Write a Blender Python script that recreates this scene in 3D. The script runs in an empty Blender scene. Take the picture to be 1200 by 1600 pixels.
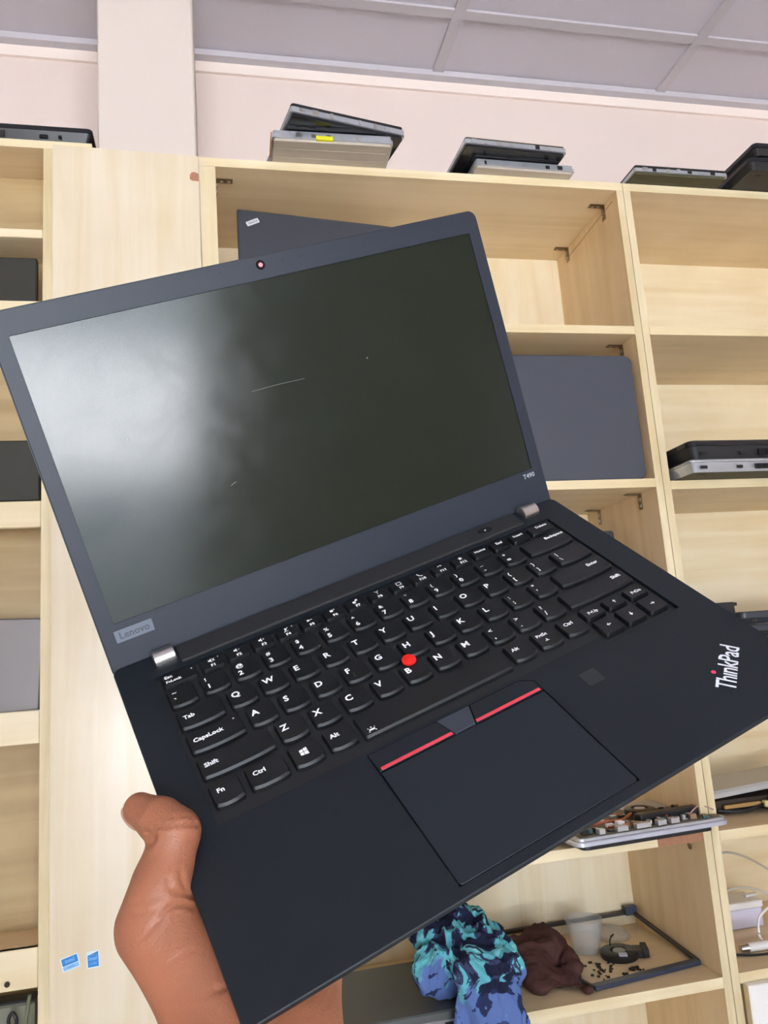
import bpy, bmesh, math, random
import numpy as np
from mathutils import Vector, Matrix, noise
R = math.radians
SC = bpy.context.scene
COL = SC.collection
random.seed(7)

# ------------------------------------------------------------------ camera
cam_d = bpy.data.cameras.new('camera')
cam_d.sensor_fit = 'VERTICAL'; cam_d.sensor_height = 24.0
cam_d.lens = 1210.9 / 1600 * 24.0
cam_d.clip_start = 0.02; cam_d.clip_end = 200
cam = bpy.data.objects.new('camera', cam_d); COL.objects.link(cam)
CAM_R = Matrix(((0.97695, -0.03303, 0.2109), (-0.20131, 0.18608, 0.96169), (-0.07101, -0.98198, 0.17515)))
cm = (CAM_R @ Matrix.Diagonal((1, -1, -1))).to_4x4(); cm.translation = (0, 0, 1.25)
cam.matrix_world = cm
SC.camera = cam

# ------------------------------------------------------------------ world: bright overcast daylight
w = bpy.data.worlds.new('world'); SC.world = w; w.use_nodes = True
wb = w.node_tree.nodes['Background']
wb.inputs[0].default_value = (0.79, 0.895, 1.0, 1); wb.inputs[1].default_value = 9.0

def area(name, loc, rot, sx, sy, power=0, portal=False, color=(1, 1, 1)):
    l = bpy.data.lights.new(name, 'AREA'); l.shape = 'RECTANGLE'; l.size = sx; l.size_y = sy
    l.energy = power; l.color = color
    o = bpy.data.objects.new(name, l); COL.objects.link(o); o.location = loc; o.rotation_euler = rot
    if portal: l.cycles.is_portal = True
    return o
# daylight enters by the wide shop door behind the photographer and nothing else
DX0, DX1, DZ1 = -0.9, 1.35, 2.3
area('door_daylight_portal', ((DX0 + DX1) / 2, -2.84, DZ1 / 2), (R(90), 0, 0), DX1 - DX0, DZ1, portal=True)
sun_l = bpy.data.lights.new('sun', 'SUN'); sun_l.energy = 165; sun_l.angle = R(1.0); sun_l.color = (1.0, 0.99, 1.0)
sun = bpy.data.objects.new('sun', sun_l); COL.objects.link(sun); sun.location = (0, 5, 8)
sun.rotation_euler = (R(-47), 0, R(8))       # high sun behind the building: it lights the street, not the room
SC.view_settings.view_transform = 'Standard'; SC.view_settings.look = 'None'
SC.view_settings.gamma = 1; SC.view_settings.use_curve_mapping = False
SC.view_settings.exposure = -0.33
SC.cycles.use_denoising = True
SC.cycles.max_bounces = 10; SC.cycles.diffuse_bounces = 6
SC.cycles.caustics_reflective = False; SC.cycles.caustics_refractive = False
SC.cycles.sample_clamp_indirect = 40

# ------------------------------------------------------------------ helpers
def lin(c):
    return tuple(((v / 255) / 12.92 if v / 255 <= 0.04045 else ((v / 255 + 0.055) / 1.055) ** 2.4) for v in c)

def mat(name, rgb, rough=0.5, metal=0.0, spec=0.5, bump=0.0, bscale=200, var=0.0, vscale=6, **kw):
    m = bpy.data.materials.new(name); m.use_nodes = True
    nt = m.node_tree; b = nt.nodes['Principled BSDF']
    c = (*lin(rgb), 1)
    b.inputs['Base Color'].default_value = c
    b.inputs['Roughness'].default_value = rough; b.inputs['Metallic'].default_value = metal
    b.inputs['Specular IOR Level'].default_value = spec
    for k, v in kw.items(): b.inputs[k.replace('_', ' ')].default_value = v
    tc = nt.nodes.new('ShaderNodeTexCoord')
    if var:
        n = nt.nodes.new('ShaderNodeTexNoise'); n.inputs['Scale'].default_value = vscale; n.inputs['Detail'].default_value = 5
        nt.links.new(tc.outputs['Object'], n.inputs['Vector'])
        mx = nt.nodes.new('ShaderNodeMix'); mx.data_type = 'RGBA'
        mx.inputs['A'].default_value = (*[v * (1 - var) for v in c[:3]], 1); mx.inputs['B'].default_value = (*[min(1, v * (1 + var)) for v in c[:3]], 1)
        nt.links.new(n.outputs['Fac'], mx.inputs['Factor']); nt.links.new(mx.outputs['Result'], b.inputs['Base Color'])
    if bump:
        n = nt.nodes.new('ShaderNodeTexNoise'); n.inputs['Scale'].default_value = bscale; n.inputs['Detail'].default_value = 3
        nt.links.new(tc.outputs['Object'], n.inputs['Vector'])
        bp = nt.nodes.new('ShaderNodeBump'); bp.inputs['Strength'].default_value = bump; bp.inputs['Distance'].default_value = 0.001
        nt.links.new(n.outputs['Fac'], bp.inputs['Height']); nt.links.new(bp.outputs['Normal'], b.inputs['Normal'])
    return m

def wood(name, light, dark, axis='Z', rough=0.42, spec=0.4, stain=0.25):
    """pale laminated board: long soft grain along one axis plus blotchy yellowing"""
    m = bpy.data.materials.new(name); m.use_nodes = True
    nt = m.node_tree; N = nt.nodes; L = nt.links; b = N['Principled BSDF']
    b.inputs['Roughness'].default_value = rough; b.inputs['Specular IOR Level'].default_value = spec
    tc = N.new('ShaderNodeTexCoord'); mp = N.new('ShaderNodeMapping'); L.new(tc.outputs['Object'], mp.inputs['Vector'])
    s = [26, 26, 26]; s['XYZ'.index(axis)] = 1.6; mp.inputs['Scale'].default_value = s
    n1 = N.new('ShaderNodeTexNoise'); n1.inputs['Scale'].default_value = 1.0; n1.inputs['Detail'].default_value = 6; n1.inputs['Distortion'].default_value = 0.6
    L.new(mp.outputs[0], n1.inputs['Vector'])
    r = N.new('ShaderNodeValToRGB'); L.new(n1.outputs['Fac'], r.inputs['Fac'])
    r.color_ramp.elements[0].position = 0.3; r.color_ramp.elements[0].color = (*lin(dark), 1)
    r.color_ramp.elements[1].position = 0.62; r.color_ramp.elements[1].color = (*lin(light), 1)
    n2 = N.new('ShaderNodeTexNoise'); n2.inputs['Scale'].default_value = 5; n2.inputs['Detail'].default_value = 4
    L.new(tc.outputs['Object'], n2.inputs['Vector'])
    r2 = N.new('ShaderNodeValToRGB'); L.new(n2.outputs['Fac'], r2.inputs['Fac'])
    r2.color_ramp.elements[0].position = 0.35; r2.color_ramp.elements[0].color = (0.88, 0.84, 0.76, 1)
    r2.color_ramp.elements[1].position = 0.6; r2.color_ramp.elements[1].color = (1, 1, 1, 1)
    mx = N.new('ShaderNodeMix'); mx.data_type = 'RGBA'; mx.blend_type = 'MULTIPLY'; mx.inputs['Factor'].default_value = stain * 2
    L.new(r.outputs['Color'], mx.inputs['A']); L.new(r2.outputs['Color'], mx.inputs['B']); L.new(mx.outputs['Result'], b.inputs['Base Color'])
    bp = N.new('ShaderNodeBump'); bp.inputs['Strength'].default_value = 0.08; bp.inputs['Distance'].default_value = 0.001
    L.new(n1.outputs['Fac'], bp.inputs['Height']); L.new(bp.outputs['Normal'], b.inputs['Normal'])
    return m

def link(name, me, m=None, parent=None, mats=None):
    me.name = name
    o = bpy.data.objects.new(name, me); COL.objects.link(o)
    for q in (mats or ([m] if m else [])): me.materials.append(q)
    if parent: o.parent = parent
    return o
def from_bm(name, bm, m=None, parent=None, smooth=False, mats=None):
    me = bpy.data.meshes.new(name); bmesh.ops.recalc_face_normals(bm, faces=bm.faces[:]); bm.to_mesh(me); bm.free()
    if smooth:
        me.polygons.foreach_set('use_smooth', [True] * len(me.polygons))
        me.set_sharp_from_angle(angle=R(40))
    return link(name, me, m, parent, mats)
def thing(name, label, cat, loc=(0, 0, 0), rot=(0, 0, 0), group=None):
    o = bpy.data.objects.new(name, None); COL.objects.link(o); o.location = loc; o.rotation_euler = rot
    o.empty_display_size = 0.02; tag(o, label, cat, group); return o
def tag(o, label, cat, group=None):
    o['label'] = label; o['category'] = cat
    if group: o['group'] = group
    return o
def struct(o): o['kind'] = 'structure'; return o

def bm_box(bm, x0, x1, y0, y1, z0, z1, bevel=0.0, seg=1, M=None):
    g = bmesh.ops.create_cube(bm, size=1)
    vs = g['verts']
    for v in vs: v.co = Vector(((x0 + x1) / 2 + v.co.x * (x1 - x0), (y0 + y1) / 2 + v.co.y * (y1 - y0), (z0 + z1) / 2 + v.co.z * (z1 - z0)))
    if bevel:
        es = list({e for v in vs for e in v.link_edges})
        r_ = bmesh.ops.bevel(bm, geom=es, offset=bevel, segments=seg, affect='EDGES', profile=0.5)
        vs = list({v for f in r_['faces'] for v in f.verts} | {v for v in vs if v.is_valid})
    if M is not None:
        for v in vs: v.co = M @ v.co
    return vs
def box(name, x0, x1, y0, y1, z0, z1, m, parent=None, bevel=0.0, seg=1, M=None, smooth=False):
    bm = bmesh.new(); bm_box(bm, x0, x1, y0, y1, z0, z1, bevel, seg, M)
    return from_bm(name, bm, m, parent, smooth)
def rrect(x0, x1, y0, y1, r, n=5):
    """rounded rectangle outline, counter-clockwise; r = one radius or four (bl, br, tr, tl)"""
    if not isinstance(r, (tuple, list)): r = (r,) * 4
    pts = []
    for (cx, cy, a0, rr) in ((x0 + r[0], y0 + r[0], 180, r[0]), (x1 - r[1], y0 + r[1], 270, r[1]), (x1 - r[2], y1 - r[2], 0, r[2]), (x0 + r[3], y1 - r[3], 90, r[3])):
        for i in range(n + 1):
            a = R(a0 + 90 * i / n); pts.append((cx + rr * math.cos(a), cy + rr * math.sin(a)))
    return pts
def plate_bm(outer, holes, z0, z1, bevel=0.0):
    """flat plate between z0 and z1 with holes; outer top edge may be chamfered"""
    bm = bmesh.new()
    def loop(pts, z): return [bm.verts.new((p[0], p[1], z)) for p in pts]
    def inset(pts, d):
        n = len(pts); out = []
        for i, p in enumerate(pts):
            a = Vector(pts[i - 1]); b = Vector(pts[(i + 1) % n]); t = b - a
            nrm = Vector((-t.y, t.x)).normalized(); out.append((p[0] + nrm.x * d, p[1] + nrm.y * d))
        return out
    top_o = inset(outer, bevel) if bevel else outer
    T = loop(top_o, z1); HT = [loop(h, z1) for h in holes]
    B = loop(outer, z0); HB = [loop(h, z0) for h in holes]
    MID = loop(outer, z1 - bevel) if bevel else None
    for lp_o, lp_h in ((T, HT), (B, HB)):
        es = []
        for lp in [lp_o] + lp_h:
            for i in range(len(lp)): es.append(bm.edges.new((lp[i - 1], lp[i])))
        bmesh.ops.triangle_fill(bm, edges=es, use_beauty=True)
    def wall(a, b):
        for i in range(len(a)): bm.faces.new((a[i - 1], a[i], b[i], b[i - 1]))
    if bevel: wall(T, MID); wall(MID, B)
    else: wall(T, B)
    for a, b in zip(HT, HB): wall(a, b)
    return bm
def tube_bm(bm, pts, r, n=8, closed=False):
    """round tube along a polyline (points, one or many radii)"""
    P = [Vector(p) for p in pts]; rs = r if isinstance(r, (list, tuple)) else [r] * len(P)
    rings = []; up = Vector((0.13, 0.29, 0.95)).normalized()
    for i, p in enumerate(P):
        t = (P[min(i + 1, len(P) - 1)] - P[max(i - 1, 0)])
        if closed: t = P[(i + 1) % len(P)] - P[i - 1]
        t.normalize(); a = t.cross(up)
        if a.length < 1e-3: a = t.cross(Vector((1, 0, 0)))
        a.normalize(); b = t.cross(a)
        rings.append([bm.verts.new(p + (a * math.cos(2 * math.pi * k / n) + b * math.sin(2 * math.pi * k / n)) * rs[i]) for k in range(n)])
    m = len(rings)
    for i in range(m if closed else m - 1):
        A, B = rings[i], rings[(i + 1) % m]
        for k in range(n): bm.faces.new((A[k], A[(k + 1) % n], B[(k + 1) % n], B[k]))
    if not closed: bm.faces.new(rings[0][::-1]); bm.faces.new(rings[-1])
def smooth_path(pts, n=8):
    P = [Vector(p) for p in pts]; out = []
    for i in range(len(P) - 1):
        p0, p1, p2, p3 = P[max(i - 1, 0)], P[i], P[i + 1], P[min(i + 2, len(P) - 1)]
        for k in range(n):
            t = k / n
            out.append(0.5 * ((2 * p1) + (-p0 + p2) * t + (2 * p0 - 5 * p1 + 4 * p2 - p3) * t * t + (-p0 + 3 * p1 - 3 * p2 + p3) * t ** 3))
    out.append(P[-1]); return out
def tube(name, pts, r, m, parent=None, n=8, sm=6, closed=False):
    bm = bmesh.new(); tube_bm(bm, smooth_path(pts, sm) if sm else pts, r, n, closed); return from_bm(name, bm, m, parent, True)
def lathe_bm(bm, prof, n=24, M=None):
    rings = []
    for (r_, z) in prof:
        rings.append([bm.verts.new((r_ * math.cos(2 * math.pi * k / n), r_ * math.sin(2 * math.pi * k / n), z)) for k in range(n)])
    for A, B in zip(rings, rings[1:]):
        for k in range(n): bm.faces.new((A[k], A[(k + 1) % n], B[(k + 1) % n], B[k]))
    for rg, p in ((rings[0], prof[0]), (rings[-1], prof[-1])):
        if p[0] > 1e-5: bm.faces.new(rg)
    if M is not None:
        for rg in rings:
            for v in rg: v.co = M @ v.co
def lathe(name, prof, m, parent=None, n=24, M=None):
    bm = bmesh.new(); lathe_bm(bm, prof, n, M); bmesh.ops.remove_doubles(bm, verts=bm.verts[:], dist=1e-6)
    return from_bm(name, bm, m, parent, True)
def text_mesh(s, size, align='CENTER', bold=0.0, extrude=0.0, shear=0.0, sx=1.0, spacing=1.0):
    c = bpy.data.curves.new('text', 'FONT'); c.body = s; c.size = size; c.align_x = align; c.align_y = 'CENTER'
    c.offset = bold; c.extrude = extrude; c.resolution_u = 2; c.shear = shear; c.space_character = spacing
    o = bpy.data.objects.new('text', c); COL.objects.link(o)
    dg = bpy.context.evaluated_depsgraph_get(); me = bpy.data.meshes.new_from_object(o.evaluated_get(dg))
    bpy.data.objects.remove(o); bpy.data.curves.remove(c)
    if sx != 1.0: me.transform(Matrix.Diagonal((sx, 1, 1, 1)))
    return me

# ------------------------------------------------------------------ materials
M_wall = mat('wall_paint', (228, 212, 203), 0.75, spec=0.2, var=0.03, vscale=3, bump=0.15, bscale=60)
M_col = mat('column_paint', (213, 201, 191), 0.7, spec=0.2, var=0.03, vscale=3, bump=0.2, bscale=30)
M_ceil = mat('ceiling_tile_board', (210, 206, 214), 0.85, spec=0.1, var=0.04, vscale=4, bump=0.2, bscale=150)
M_tbar = mat('ceiling_grid_metal', (200, 196, 202), 0.5)
M_floor = mat('floor_tile', (228, 225, 220), 0.4, var=0.1, vscale=3)
M_ground = mat('street_concrete', (198, 200, 203), 0.8, var=0.08, vscale=1)
M_woodV = wood('laminate_vertical_grain', (240, 229, 202), (229, 212, 176), 'Z')
M_woodH = wood('laminate_horizontal_grain', (238, 225, 194), (226, 207, 166), 'X')
M_woodP = wood('pillar_board_laminate', (226, 214, 190), (218, 201, 166), 'Z', rough=0.22, spec=0.5, stain=0.2)
M_woodS = wood('laminate_side_panel', (232, 208, 168), (220, 192, 148), 'Z', stain=0.3)
M_shelf = wood('laminate_shelf', (236, 216, 180), (224, 202, 162), 'X', stain=0.3)
M_edge = wood('board_edge_band', (230, 216, 180), (206, 188, 144), 'Z', stain=0.35)
M_edgeH = wood('board_edge_band_flat', (238, 224, 188), (220, 200, 156), 'X', stain=0.35)
M_chip = mat('bare_particleboard', (166, 118, 90), 0.9, var=0.25, vscale=150, bump=0.6)
M_dark = mat('dark_gap', (60, 50, 40), 0.9)
M_brass = mat('bracket_steel', (150, 128, 92), 0.35, metal=0.9)
M_deck = mat('laptop_soft_black', (23, 29, 35), .48, spec=.32, bump=.05, bscale=1500, var=.2, vscale=14)
M_bezel = mat('laptop_bezel_black', (37, 43, 54), .42, spec=.34, bump=.05, bscale=1500)
M_key = mat('laptop_key_black', (15, 17, 20), 0.38, spec=0.5, bump=0.03, bscale=1500)
M_keyside = mat('laptop_key_front_edge', (52, 54, 58), 0.35, spec=0.6)
M_well = mat('keyboard_tray_black', (26, 27, 30), 0.5)
M_strip = mat('hinge_cover_black', (40, 40, 42), 0.5)
M_gap = mat('laptop_gap_black', (6, 6, 7), 0.6)
M_print = mat('white_key_print', (252, 252, 252), 0.5)
M_red = mat('red_rubber', (238, 30, 22), 0.55)
M_redstripe = mat('red_stripe_paint', (222, 62, 78), 0.4)
M_chrome = mat('hinge_metal', (196, 192, 186), 0.28, metal=1.0)
M_badge = mat('grey_badge', (92, 98, 108), 0.35, metal=0.4)
M_badge_txt = mat('badge_dark_letters', (52, 57, 66), 0.4)
M_modeltxt = mat('model_grey_letters', (172, 176, 182), 0.5)
M_lens = mat('camera_lens', (30, 12, 18), 0.05)
M_lens2 = mat('camera_lens_pink', (214, 150, 160), 0.2)
M_lcd = None

# ------------------------------------------------------------------ room shell
ZC = 2.73; YW = 1.74; XL, XR, YF = -2.2, 3.0, -2.8
struct(box('floor', XL - .1, XR + .1, YF - .1, YW + .1, -0.1, 0, M_floor))
struct(box('wall_back', XL - .1, XR + .1, YW, YW + .1, 0, 3.0, M_wall))
struct(box('wall_right', XR, XR + .1, YF - .1, YW, 0, 3.0, M_wall))
bm = bmesh.new()
for a in ((XL - .1, DX0, 0, 3.0), (DX1, XR, 0, 3.0), (DX0, DX1, DZ1, 3.0)): bm_box(bm, a[0], a[1], YF - .12, YF, a[2], a[3])
struct(from_bm('wall_front', bm, M_wall))
bm = bmesh.new()
bm_box(bm, XL - .1, XL, YF, YW, 0, 3.0)
struct(from_bm('wall_left', bm, M_wall))
# window frame in the left wall and the shop door frame behind the camera
M_alu = mat('window_aluminium', (190, 190, 188), 0.4, metal=0.5)
df = bpy.data.objects.new('door_1', None); COL.objects.link(df); struct(df)
for x0, x1, z0, z1 in ((DX0, DX0 + .06, 0, DZ1), (DX1 - .06, DX1, 0, DZ1), (DX0, DX1, DZ1 - .06, DZ1)):
    box('door_frame', x0, x1, YF - .1, YF - .02, z0, z1, M_alu, df)
struct(box('ground', -30, 30, -40, YF - .12, -0.15, -0.05, M_ground))
struct(box('roof_slab', XL - .3, XR + .3, YF - .15, YW + .3, 3.0, 3.12, M_ceil))
# suspended ceiling: slab, grid bars and tiles, each tile its own piece
ceil = struct(box('ceiling', XL - .1, XR + .1, YF - .1, YW + .1, ZC + .06, ZC + .16, M_ceil))
bars_x = [0.605 + 0.6456 * k for k in range(-4, 4)]
bars_y = [1.525 - 0.6456 * k for k in range(0, 7)]
for bx_ in bars_x: box('grid_bar', bx_ - .014, bx_ + .014, YF, YW, ZC - .002, ZC + .03, M_tbar, ceil)
ex = sorted([XL] + bars_x + [XR]); ey = sorted([YF] + [b for b in bars_y if b > YF] + [YW])
for by_ in bars_y:
    if by_ > YF: box('grid_bar', XL, XR, by_ - .013, by_ + .013, ZC - .001, ZC + .03, M_tbar, ceil)
for i in range(len(ex) - 1):
    for j in range(len(ey) - 1):
        if ex[i + 1] - ex[i] < .05 or ey[j + 1] - ey[j] < .05: continue
        box('ceiling_tile', ex[i] + .0145, ex[i + 1] - .0145, ey[j] + .0135, ey[j + 1] - .0135, ZC + .004, ZC + .016, M_ceil, ceil, M=Matrix.Translation((0, 0, random.uniform(0, .002))))
struct(box('trim_1', XL, XR, YW - .03, YW, ZC - .012, ZC + .004, M_tbar))
struct(box('wall_top_highlight_strip', XL, XR, YW - .008, YW, ZC - .040, ZC - .012, mat('wall_top_highlight', (244, 230, 220), 0.7)))  # highlight along the wall top, put into the paler colour of a thin strip
bm = bmesh.new(); bm_box(bm, -0.2, -0.0155, 1.41, YW, 0, ZC + .1, 0.003, 1)
struct(from_bm('wall_column', bm, M_col))

# ------------------------------------------------------------------ shelf cabinets
YFR, YBK = 1.40, 1.71          # cabinet front and back planes
def bracket(parent, at, group=None):
    """small perforated angle bracket in a corner; at = (x, y, z, direction of the flat arm)"""
    x, y, z, sx = at
    bm = bmesh.new()
    bm_box(bm, 0, sx * 0.034, -.007, .007, -.0015, 0)
    bm_box(bm, 0, sx * 0.0015, -.007, .007, -.034, 0)
    b = from_bm('bracket', bm, M_brass, parent); b.location = (x, y, z)
    bm = bmesh.new()
    for d in (.012, .026):
        bm_box(bm, sx * d - .003, sx * d + .003, -.003, .003, -.004, -.0015, .001)
        bm_box(bm, sx * .0015, sx * .004, -.003, .003, -d - .003, -d + .003, .0)
    from_bm('screw', bm, M_chrome, b)

def cabinet(label, x0, x1, ztop, shelves, t, name='shelf_cabinet', lt=0.016, rt=0.016, backm=None, topx=None, faces=None, zbot=0.0, facem=None, yb=YBK):
    c = thing(name, label, 'shelf unit', (x0, YFR, 0), group='tall open shelf units')
    ox = x0
    def L(n, a0, a1, y0, y1, z0, z1, m, bev=0.0012): return box(n, a0 - ox, a1 - ox, y0 - YFR, y1 - YFR, z0, z1, m, c, bev)
    tx0, tx1 = topx or (x0, x1)
    for s0, s1 in ((x0, x0 + lt), (x1 - rt, x1)):
        L('side_panel', s0, s1, YFR + .0012, YBK, zbot, ztop - t - .0004, M_woodS, 0)
        L('edge_band', s0, s1, YFR, YFR + .0012, zbot, ztop - t - .0004, M_edge, 0)
    L('top_board', tx0, tx1, YFR + .0012, YBK, ztop - t, ztop, M_shelf, 0); L('top_edge_band', tx0, tx1, YFR, YFR + .0012, ztop - t, ztop, M_edgeH, 0)
    L('back_panel', x0 + .002, x1 - .002, yb, yb + .006, zbot, (ztop - t - .0005) if yb < YBK else ztop, backm or M_woodV, 0)
    for k, z in enumerate(shelves):
        L('shelf', x0 + lt + .0004, x1 - rt - .0004, YFR + .0012, yb - .0004, z - t, z, M_shelf, 0)
        if faces and faces[k]: L('face_board', x0 + lt + .0004, x1 - rt - .0004, YFR - .0005, YFR + .012, z - faces[k], z, facem or M_edgeH)
        elif not (faces and faces[k] == 0): L('shelf_edge_band', x0 + lt + .0004, x1 - rt - .0004 if k != 99 else 0, YFR, YFR + .0012, z - t, z, M_edgeH, 0)
    return c
T = 0.018
# middle unit
mid = cabinet('open shelf unit in the middle, with upright grey laptops, a bare motherboard and cloths', -0.0115, 0.8943, 2.222,
              [1.887, 1.556, 1.226, 0.617], T, lt=0.031)
ox = -0.0115
# fifth shelf of this unit: its edge band has broken away at the right end
box('shelf', .031 + .0004, .8943 - .016 - .0004 - ox, .0012, YBK - YFR - .0004, .872 - T, .872, M_shelf, mid)
box('shelf_edge_band', .031 + .0004, .782 - ox, 0, .0012, .872 - T, .872, M_edgeH, mid)
box('bare_shelf_edge', .782 - ox, .8788 - ox, .0005, .0012, .872 - T, .872, M_chip, mid)
for a in ((.8788 - ox, .062, 2.2035, -1), (.8788 - ox, .250, 2.2035, -1), (.8788 - ox, .062, 1.868, -1), (.8788 - ox, .066, 1.537, -1), (.8788 - ox, .25, 1.537, -1), (.031, .045, 2.2035, 1)):
    bracket(mid, a)
# small brass staple ring under the broken shelf
bm = bmesh.new(); tube_bm(bm, [(0, .006 * math.cos(a * math.pi / 6), .009 * math.sin(a * math.pi / 6)) for a in range(12)], .0013, 6, True)
o = from_bm('hook', bm, M_brass, mid, True); o.location = (.8788 - ox - .002, .05, .838)
# thin pencil line drawn across the inner face between two brackets
o = tube('pencil_line', [(.8785 - ox, .02, 2.19), (.8785 - ox, .255, 2.19 - .01)], .0007, M_dark, mid, 4, 0)
# right unit
rgt = cabinet('right-hand open shelf unit of horizontal grain, holding stacked laptops and white cables', 0.8957, 1.95, 2.222,
              [1.887, 1.550, 1.222, 0.868, 0.619], T, backm=M_woodH)
# dark seam between the two units stands open a little
# left unit
lft = cabinet('narrow leftmost shelf unit with deep pale face boards and small bays', -1.3, -0.2765, 2.236,
              [2.054, 1.913, 1.545, 1.194, 0.833], 0.016, topx=(-1.3, -0.209), faces=[0.017, 0.03, 0.046, 0.053, 0.058], rt=0.0185,
              backm=wood('tan_back_board', (192, 170, 128), (174, 150, 108), 'X', stain=.4), facem=M_woodH, yb=1.50)
bm = bmesh.new(); lathe_bm(bm, [(.0042, 0), (.0042, .001)], 16, Matrix.Translation((-.339 + 1.3, -.0012, .786)) @ Matrix.Rotation(R(90), 4, 'X'))
from_bm('screw_hole', bm, M_dark, lft)
# board that covers the pillar
pb = thing('pillar_board', 'tall glossy pale wood board in front of the pillar with two blue stickers', 'board', (-0.144, 1.385, 0))
bm = bmesh.new()
vs = bm_box(bm, -.276 + .144, -.0125 + .144, 0, .0135, 0, 2.2145)
for v in bm.verts:
    if v.co.z > 2 and v.co.x < 0: v.co.z = 2.220
bmesh.ops.bevel(bm, geom=bm.edges[:], offset=.0015, segments=2, affect='EDGES')
from_bm('panel', bm, M_woodP, pb)
bm = plate_bm([(0, 0), (-.012, .0005), (-.0165, .004), (-.016, .012), (-.0125, .0175), (-.007, .0185), (0, .015)], [], 0, .0008)
o = from_bm('chipped_veneer', bm, M_chip, pb); o.rotation_euler = (R(90), 0, 0); o.location = (.1312, -.0002, 2.160); o['label'] = 'brown chipped veneer patch at the top right corner'
M_stw = mat('sticker_white', (215, 235, 245), 0.35); M_stb = mat('sticker_blue', (32, 128, 205), 0.3, var=.25, vscale=160); M_stl = mat('sticker_pale_blue', (130, 185, 228), 0.3)
for (cx, cz, w_, h_, rt_, sh, kind) in ((-.245, .8085, .026, .020, 14, 0.0, 0), (-.2115, .8085, .0185, .024, 3, 0, 1)):
    P_ = bpy.data.objects.new('sticker', None)
    bm = plate_bm(rrect(-w_ / 2, w_ / 2, -h_ / 2, h_ / 2, .0012), [], 0, .0004)
    s_ = from_bm('sticker', bm, M_stw, pb); s_.rotation_euler = (R(90), R(-rt_), 0); s_.location = (cx + .144, -.0002, cz)
    s_['label'] = ('wide tilted blue and white sticker', 'upright square blue sticker')[kind]
    bm = plate_bm(rrect(-w_ / 2 + .0012, w_ / 2 - .0012, -h_ / 2 + (.008 if kind == 0 else .0012), h_ / 2 - (.0012 if kind == 0 else .005), .0008), [], .0004, .0006)
    from_bm('printed_field', bm, M_stb, s_)
    if kind == 0:
        bm = plate_bm(rrect(-w_ / 2 + .0012, w_ / 2 - .0012, -h_ / 2 + .0012, -h_ / 2 + .0072, .0006), [], .0004, .0006); from_bm('printed_band', bm, M_stl, s_)
    else:
        bm = plate_bm([(-w_ / 2 + .004, h_ / 2 - .0048), (w_ / 2 - .0012, h_ / 2 - .0048), (w_ / 2 - .0012, h_ / 2 - .0012)], [], .0004, .0006); from_bm('printed_corner', bm, mat('sticker_teal', (20, 110, 140), .3), s_)
        # pale swoosh of lettering
    me = text_mesh('intel', .0085 if kind == 0 else .0075, bold=.0001, sx=.95); o = link('lettering', me, M_stl if kind == 0 else M_stl, s_); o.location = (0, .0038 if kind == 0 else .0015, .0007)
    me = text_mesh('CORE' if kind else 'inside', .0042, sx=1.0); o = link('lettering', me, M_stb if kind == 0 else M_stl, s_); o.location = (0, -.0055 if kind == 0 else -.006, .0007)
# ------------------------------------------------------------------ the laptop held in the hand
LR = Matrix(((0.94067, -0.29521, -0.16728), (0.12142, 0.75321, -0.64648), (0.31684, 0.58781, 0.74437)))
LM = LR.to_4x4(); LM.translation = (0.15803, 0.34012, 1.16752)
lap = thing('laptop', 'open black laptop with red pointing stub held up by the hand', 'laptop')
lap.matrix_world = LM
mm = 0.001
def S(pts): return [(p[0] * mm, p[1] * mm) for p in pts]
W2, DB = 164.5, 227.6
WELL = [(-144, 90.6), (88.6, 90.6), (88.6, 84.6), (144, 84.6), (144, 207), (-144, 207)]
PADH = [(-65.7, 5.3), (35.3, 5.3), (35.3, 84), (28, 88.6), (-66.3, 88.6)]
def rr(x0, x1, y0, y1, r, n=4): return rrect(x0 * mm, x1 * mm, y0 * mm, y1 * mm, r * mm if not isinstance(r, tuple) else tuple(q * mm for q in r), n)
outer = rr(-W2, W2, 0, DB, (3, 3, 5, 5))
bm = plate_bm(outer, [S(WELL), S(PADH)], -2.8 * mm, 0, 0.5 * mm)
deck = from_bm('palm_rest_deck', bm, M_deck, lap)
bm = plate_bm(rr(-W2 + .4, W2 - .4, .4, DB - .4, (3, 3, 5, 5)), [], -15.5 * mm, -2.85 * mm, 0)
for v in bm.verts:                                # the underside is drawn in like a shallow dish
    if v.co.z < -.01: v.co.x *= .925; v.co.y = .015 + v.co.y * (.2276 - .018) / .2276
from_bm('base_shell', bm, M_deck, lap)
bm = plate_bm(S([(-143.9, 90.7), (88.7, 90.7), (88.7, 84.7), (143.9, 84.7), (143.9, 206.9), (-143.9, 206.9)]), [], -2.84 * mm, -2.2 * mm)
from_bm('keyboard_tray', bm, M_well, lap)
# hinge cover strip, hinges
box('hinge_cover', -.1262, .1262, .2105, .2262, -.001, .0016, M_strip, lap, .0008, 2)
for s, n in ((-134.2, 1), (137.4, 2)):
    M = Matrix.Translation((s * mm - .0066, .2212, .0005)) @ Matrix.Rotation(R(90), 4, 'Y')
    o = lathe('hinge', [(.0001, 0), (.0050, 0), (.0058, .0006), (.0058, .0126), (.0050, .0132), (.0001, .0132)], M_chrome, lap, 28, M)
    o['label'] = 'silver metal hinge barrel'
# power button
bm = plate_bm([(.0975 + .0062 * math.cos(a * math.pi / 12), .2182 + .0034 * math.sin(a * math.pi / 12)) for a in range(24)], [], .0016, .0020, .0002)
pw = from_bm('power_button', bm, M_gap, lap)
bm = plate_bm([(.0975 + .0007 * math.cos(a * math.pi / 4), .2182 + .0007 * math.sin(a * math.pi / 4)) for a in range(8)], [], .0020, .0022); from_bm('power_light', bm, M_print, pw)

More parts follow.
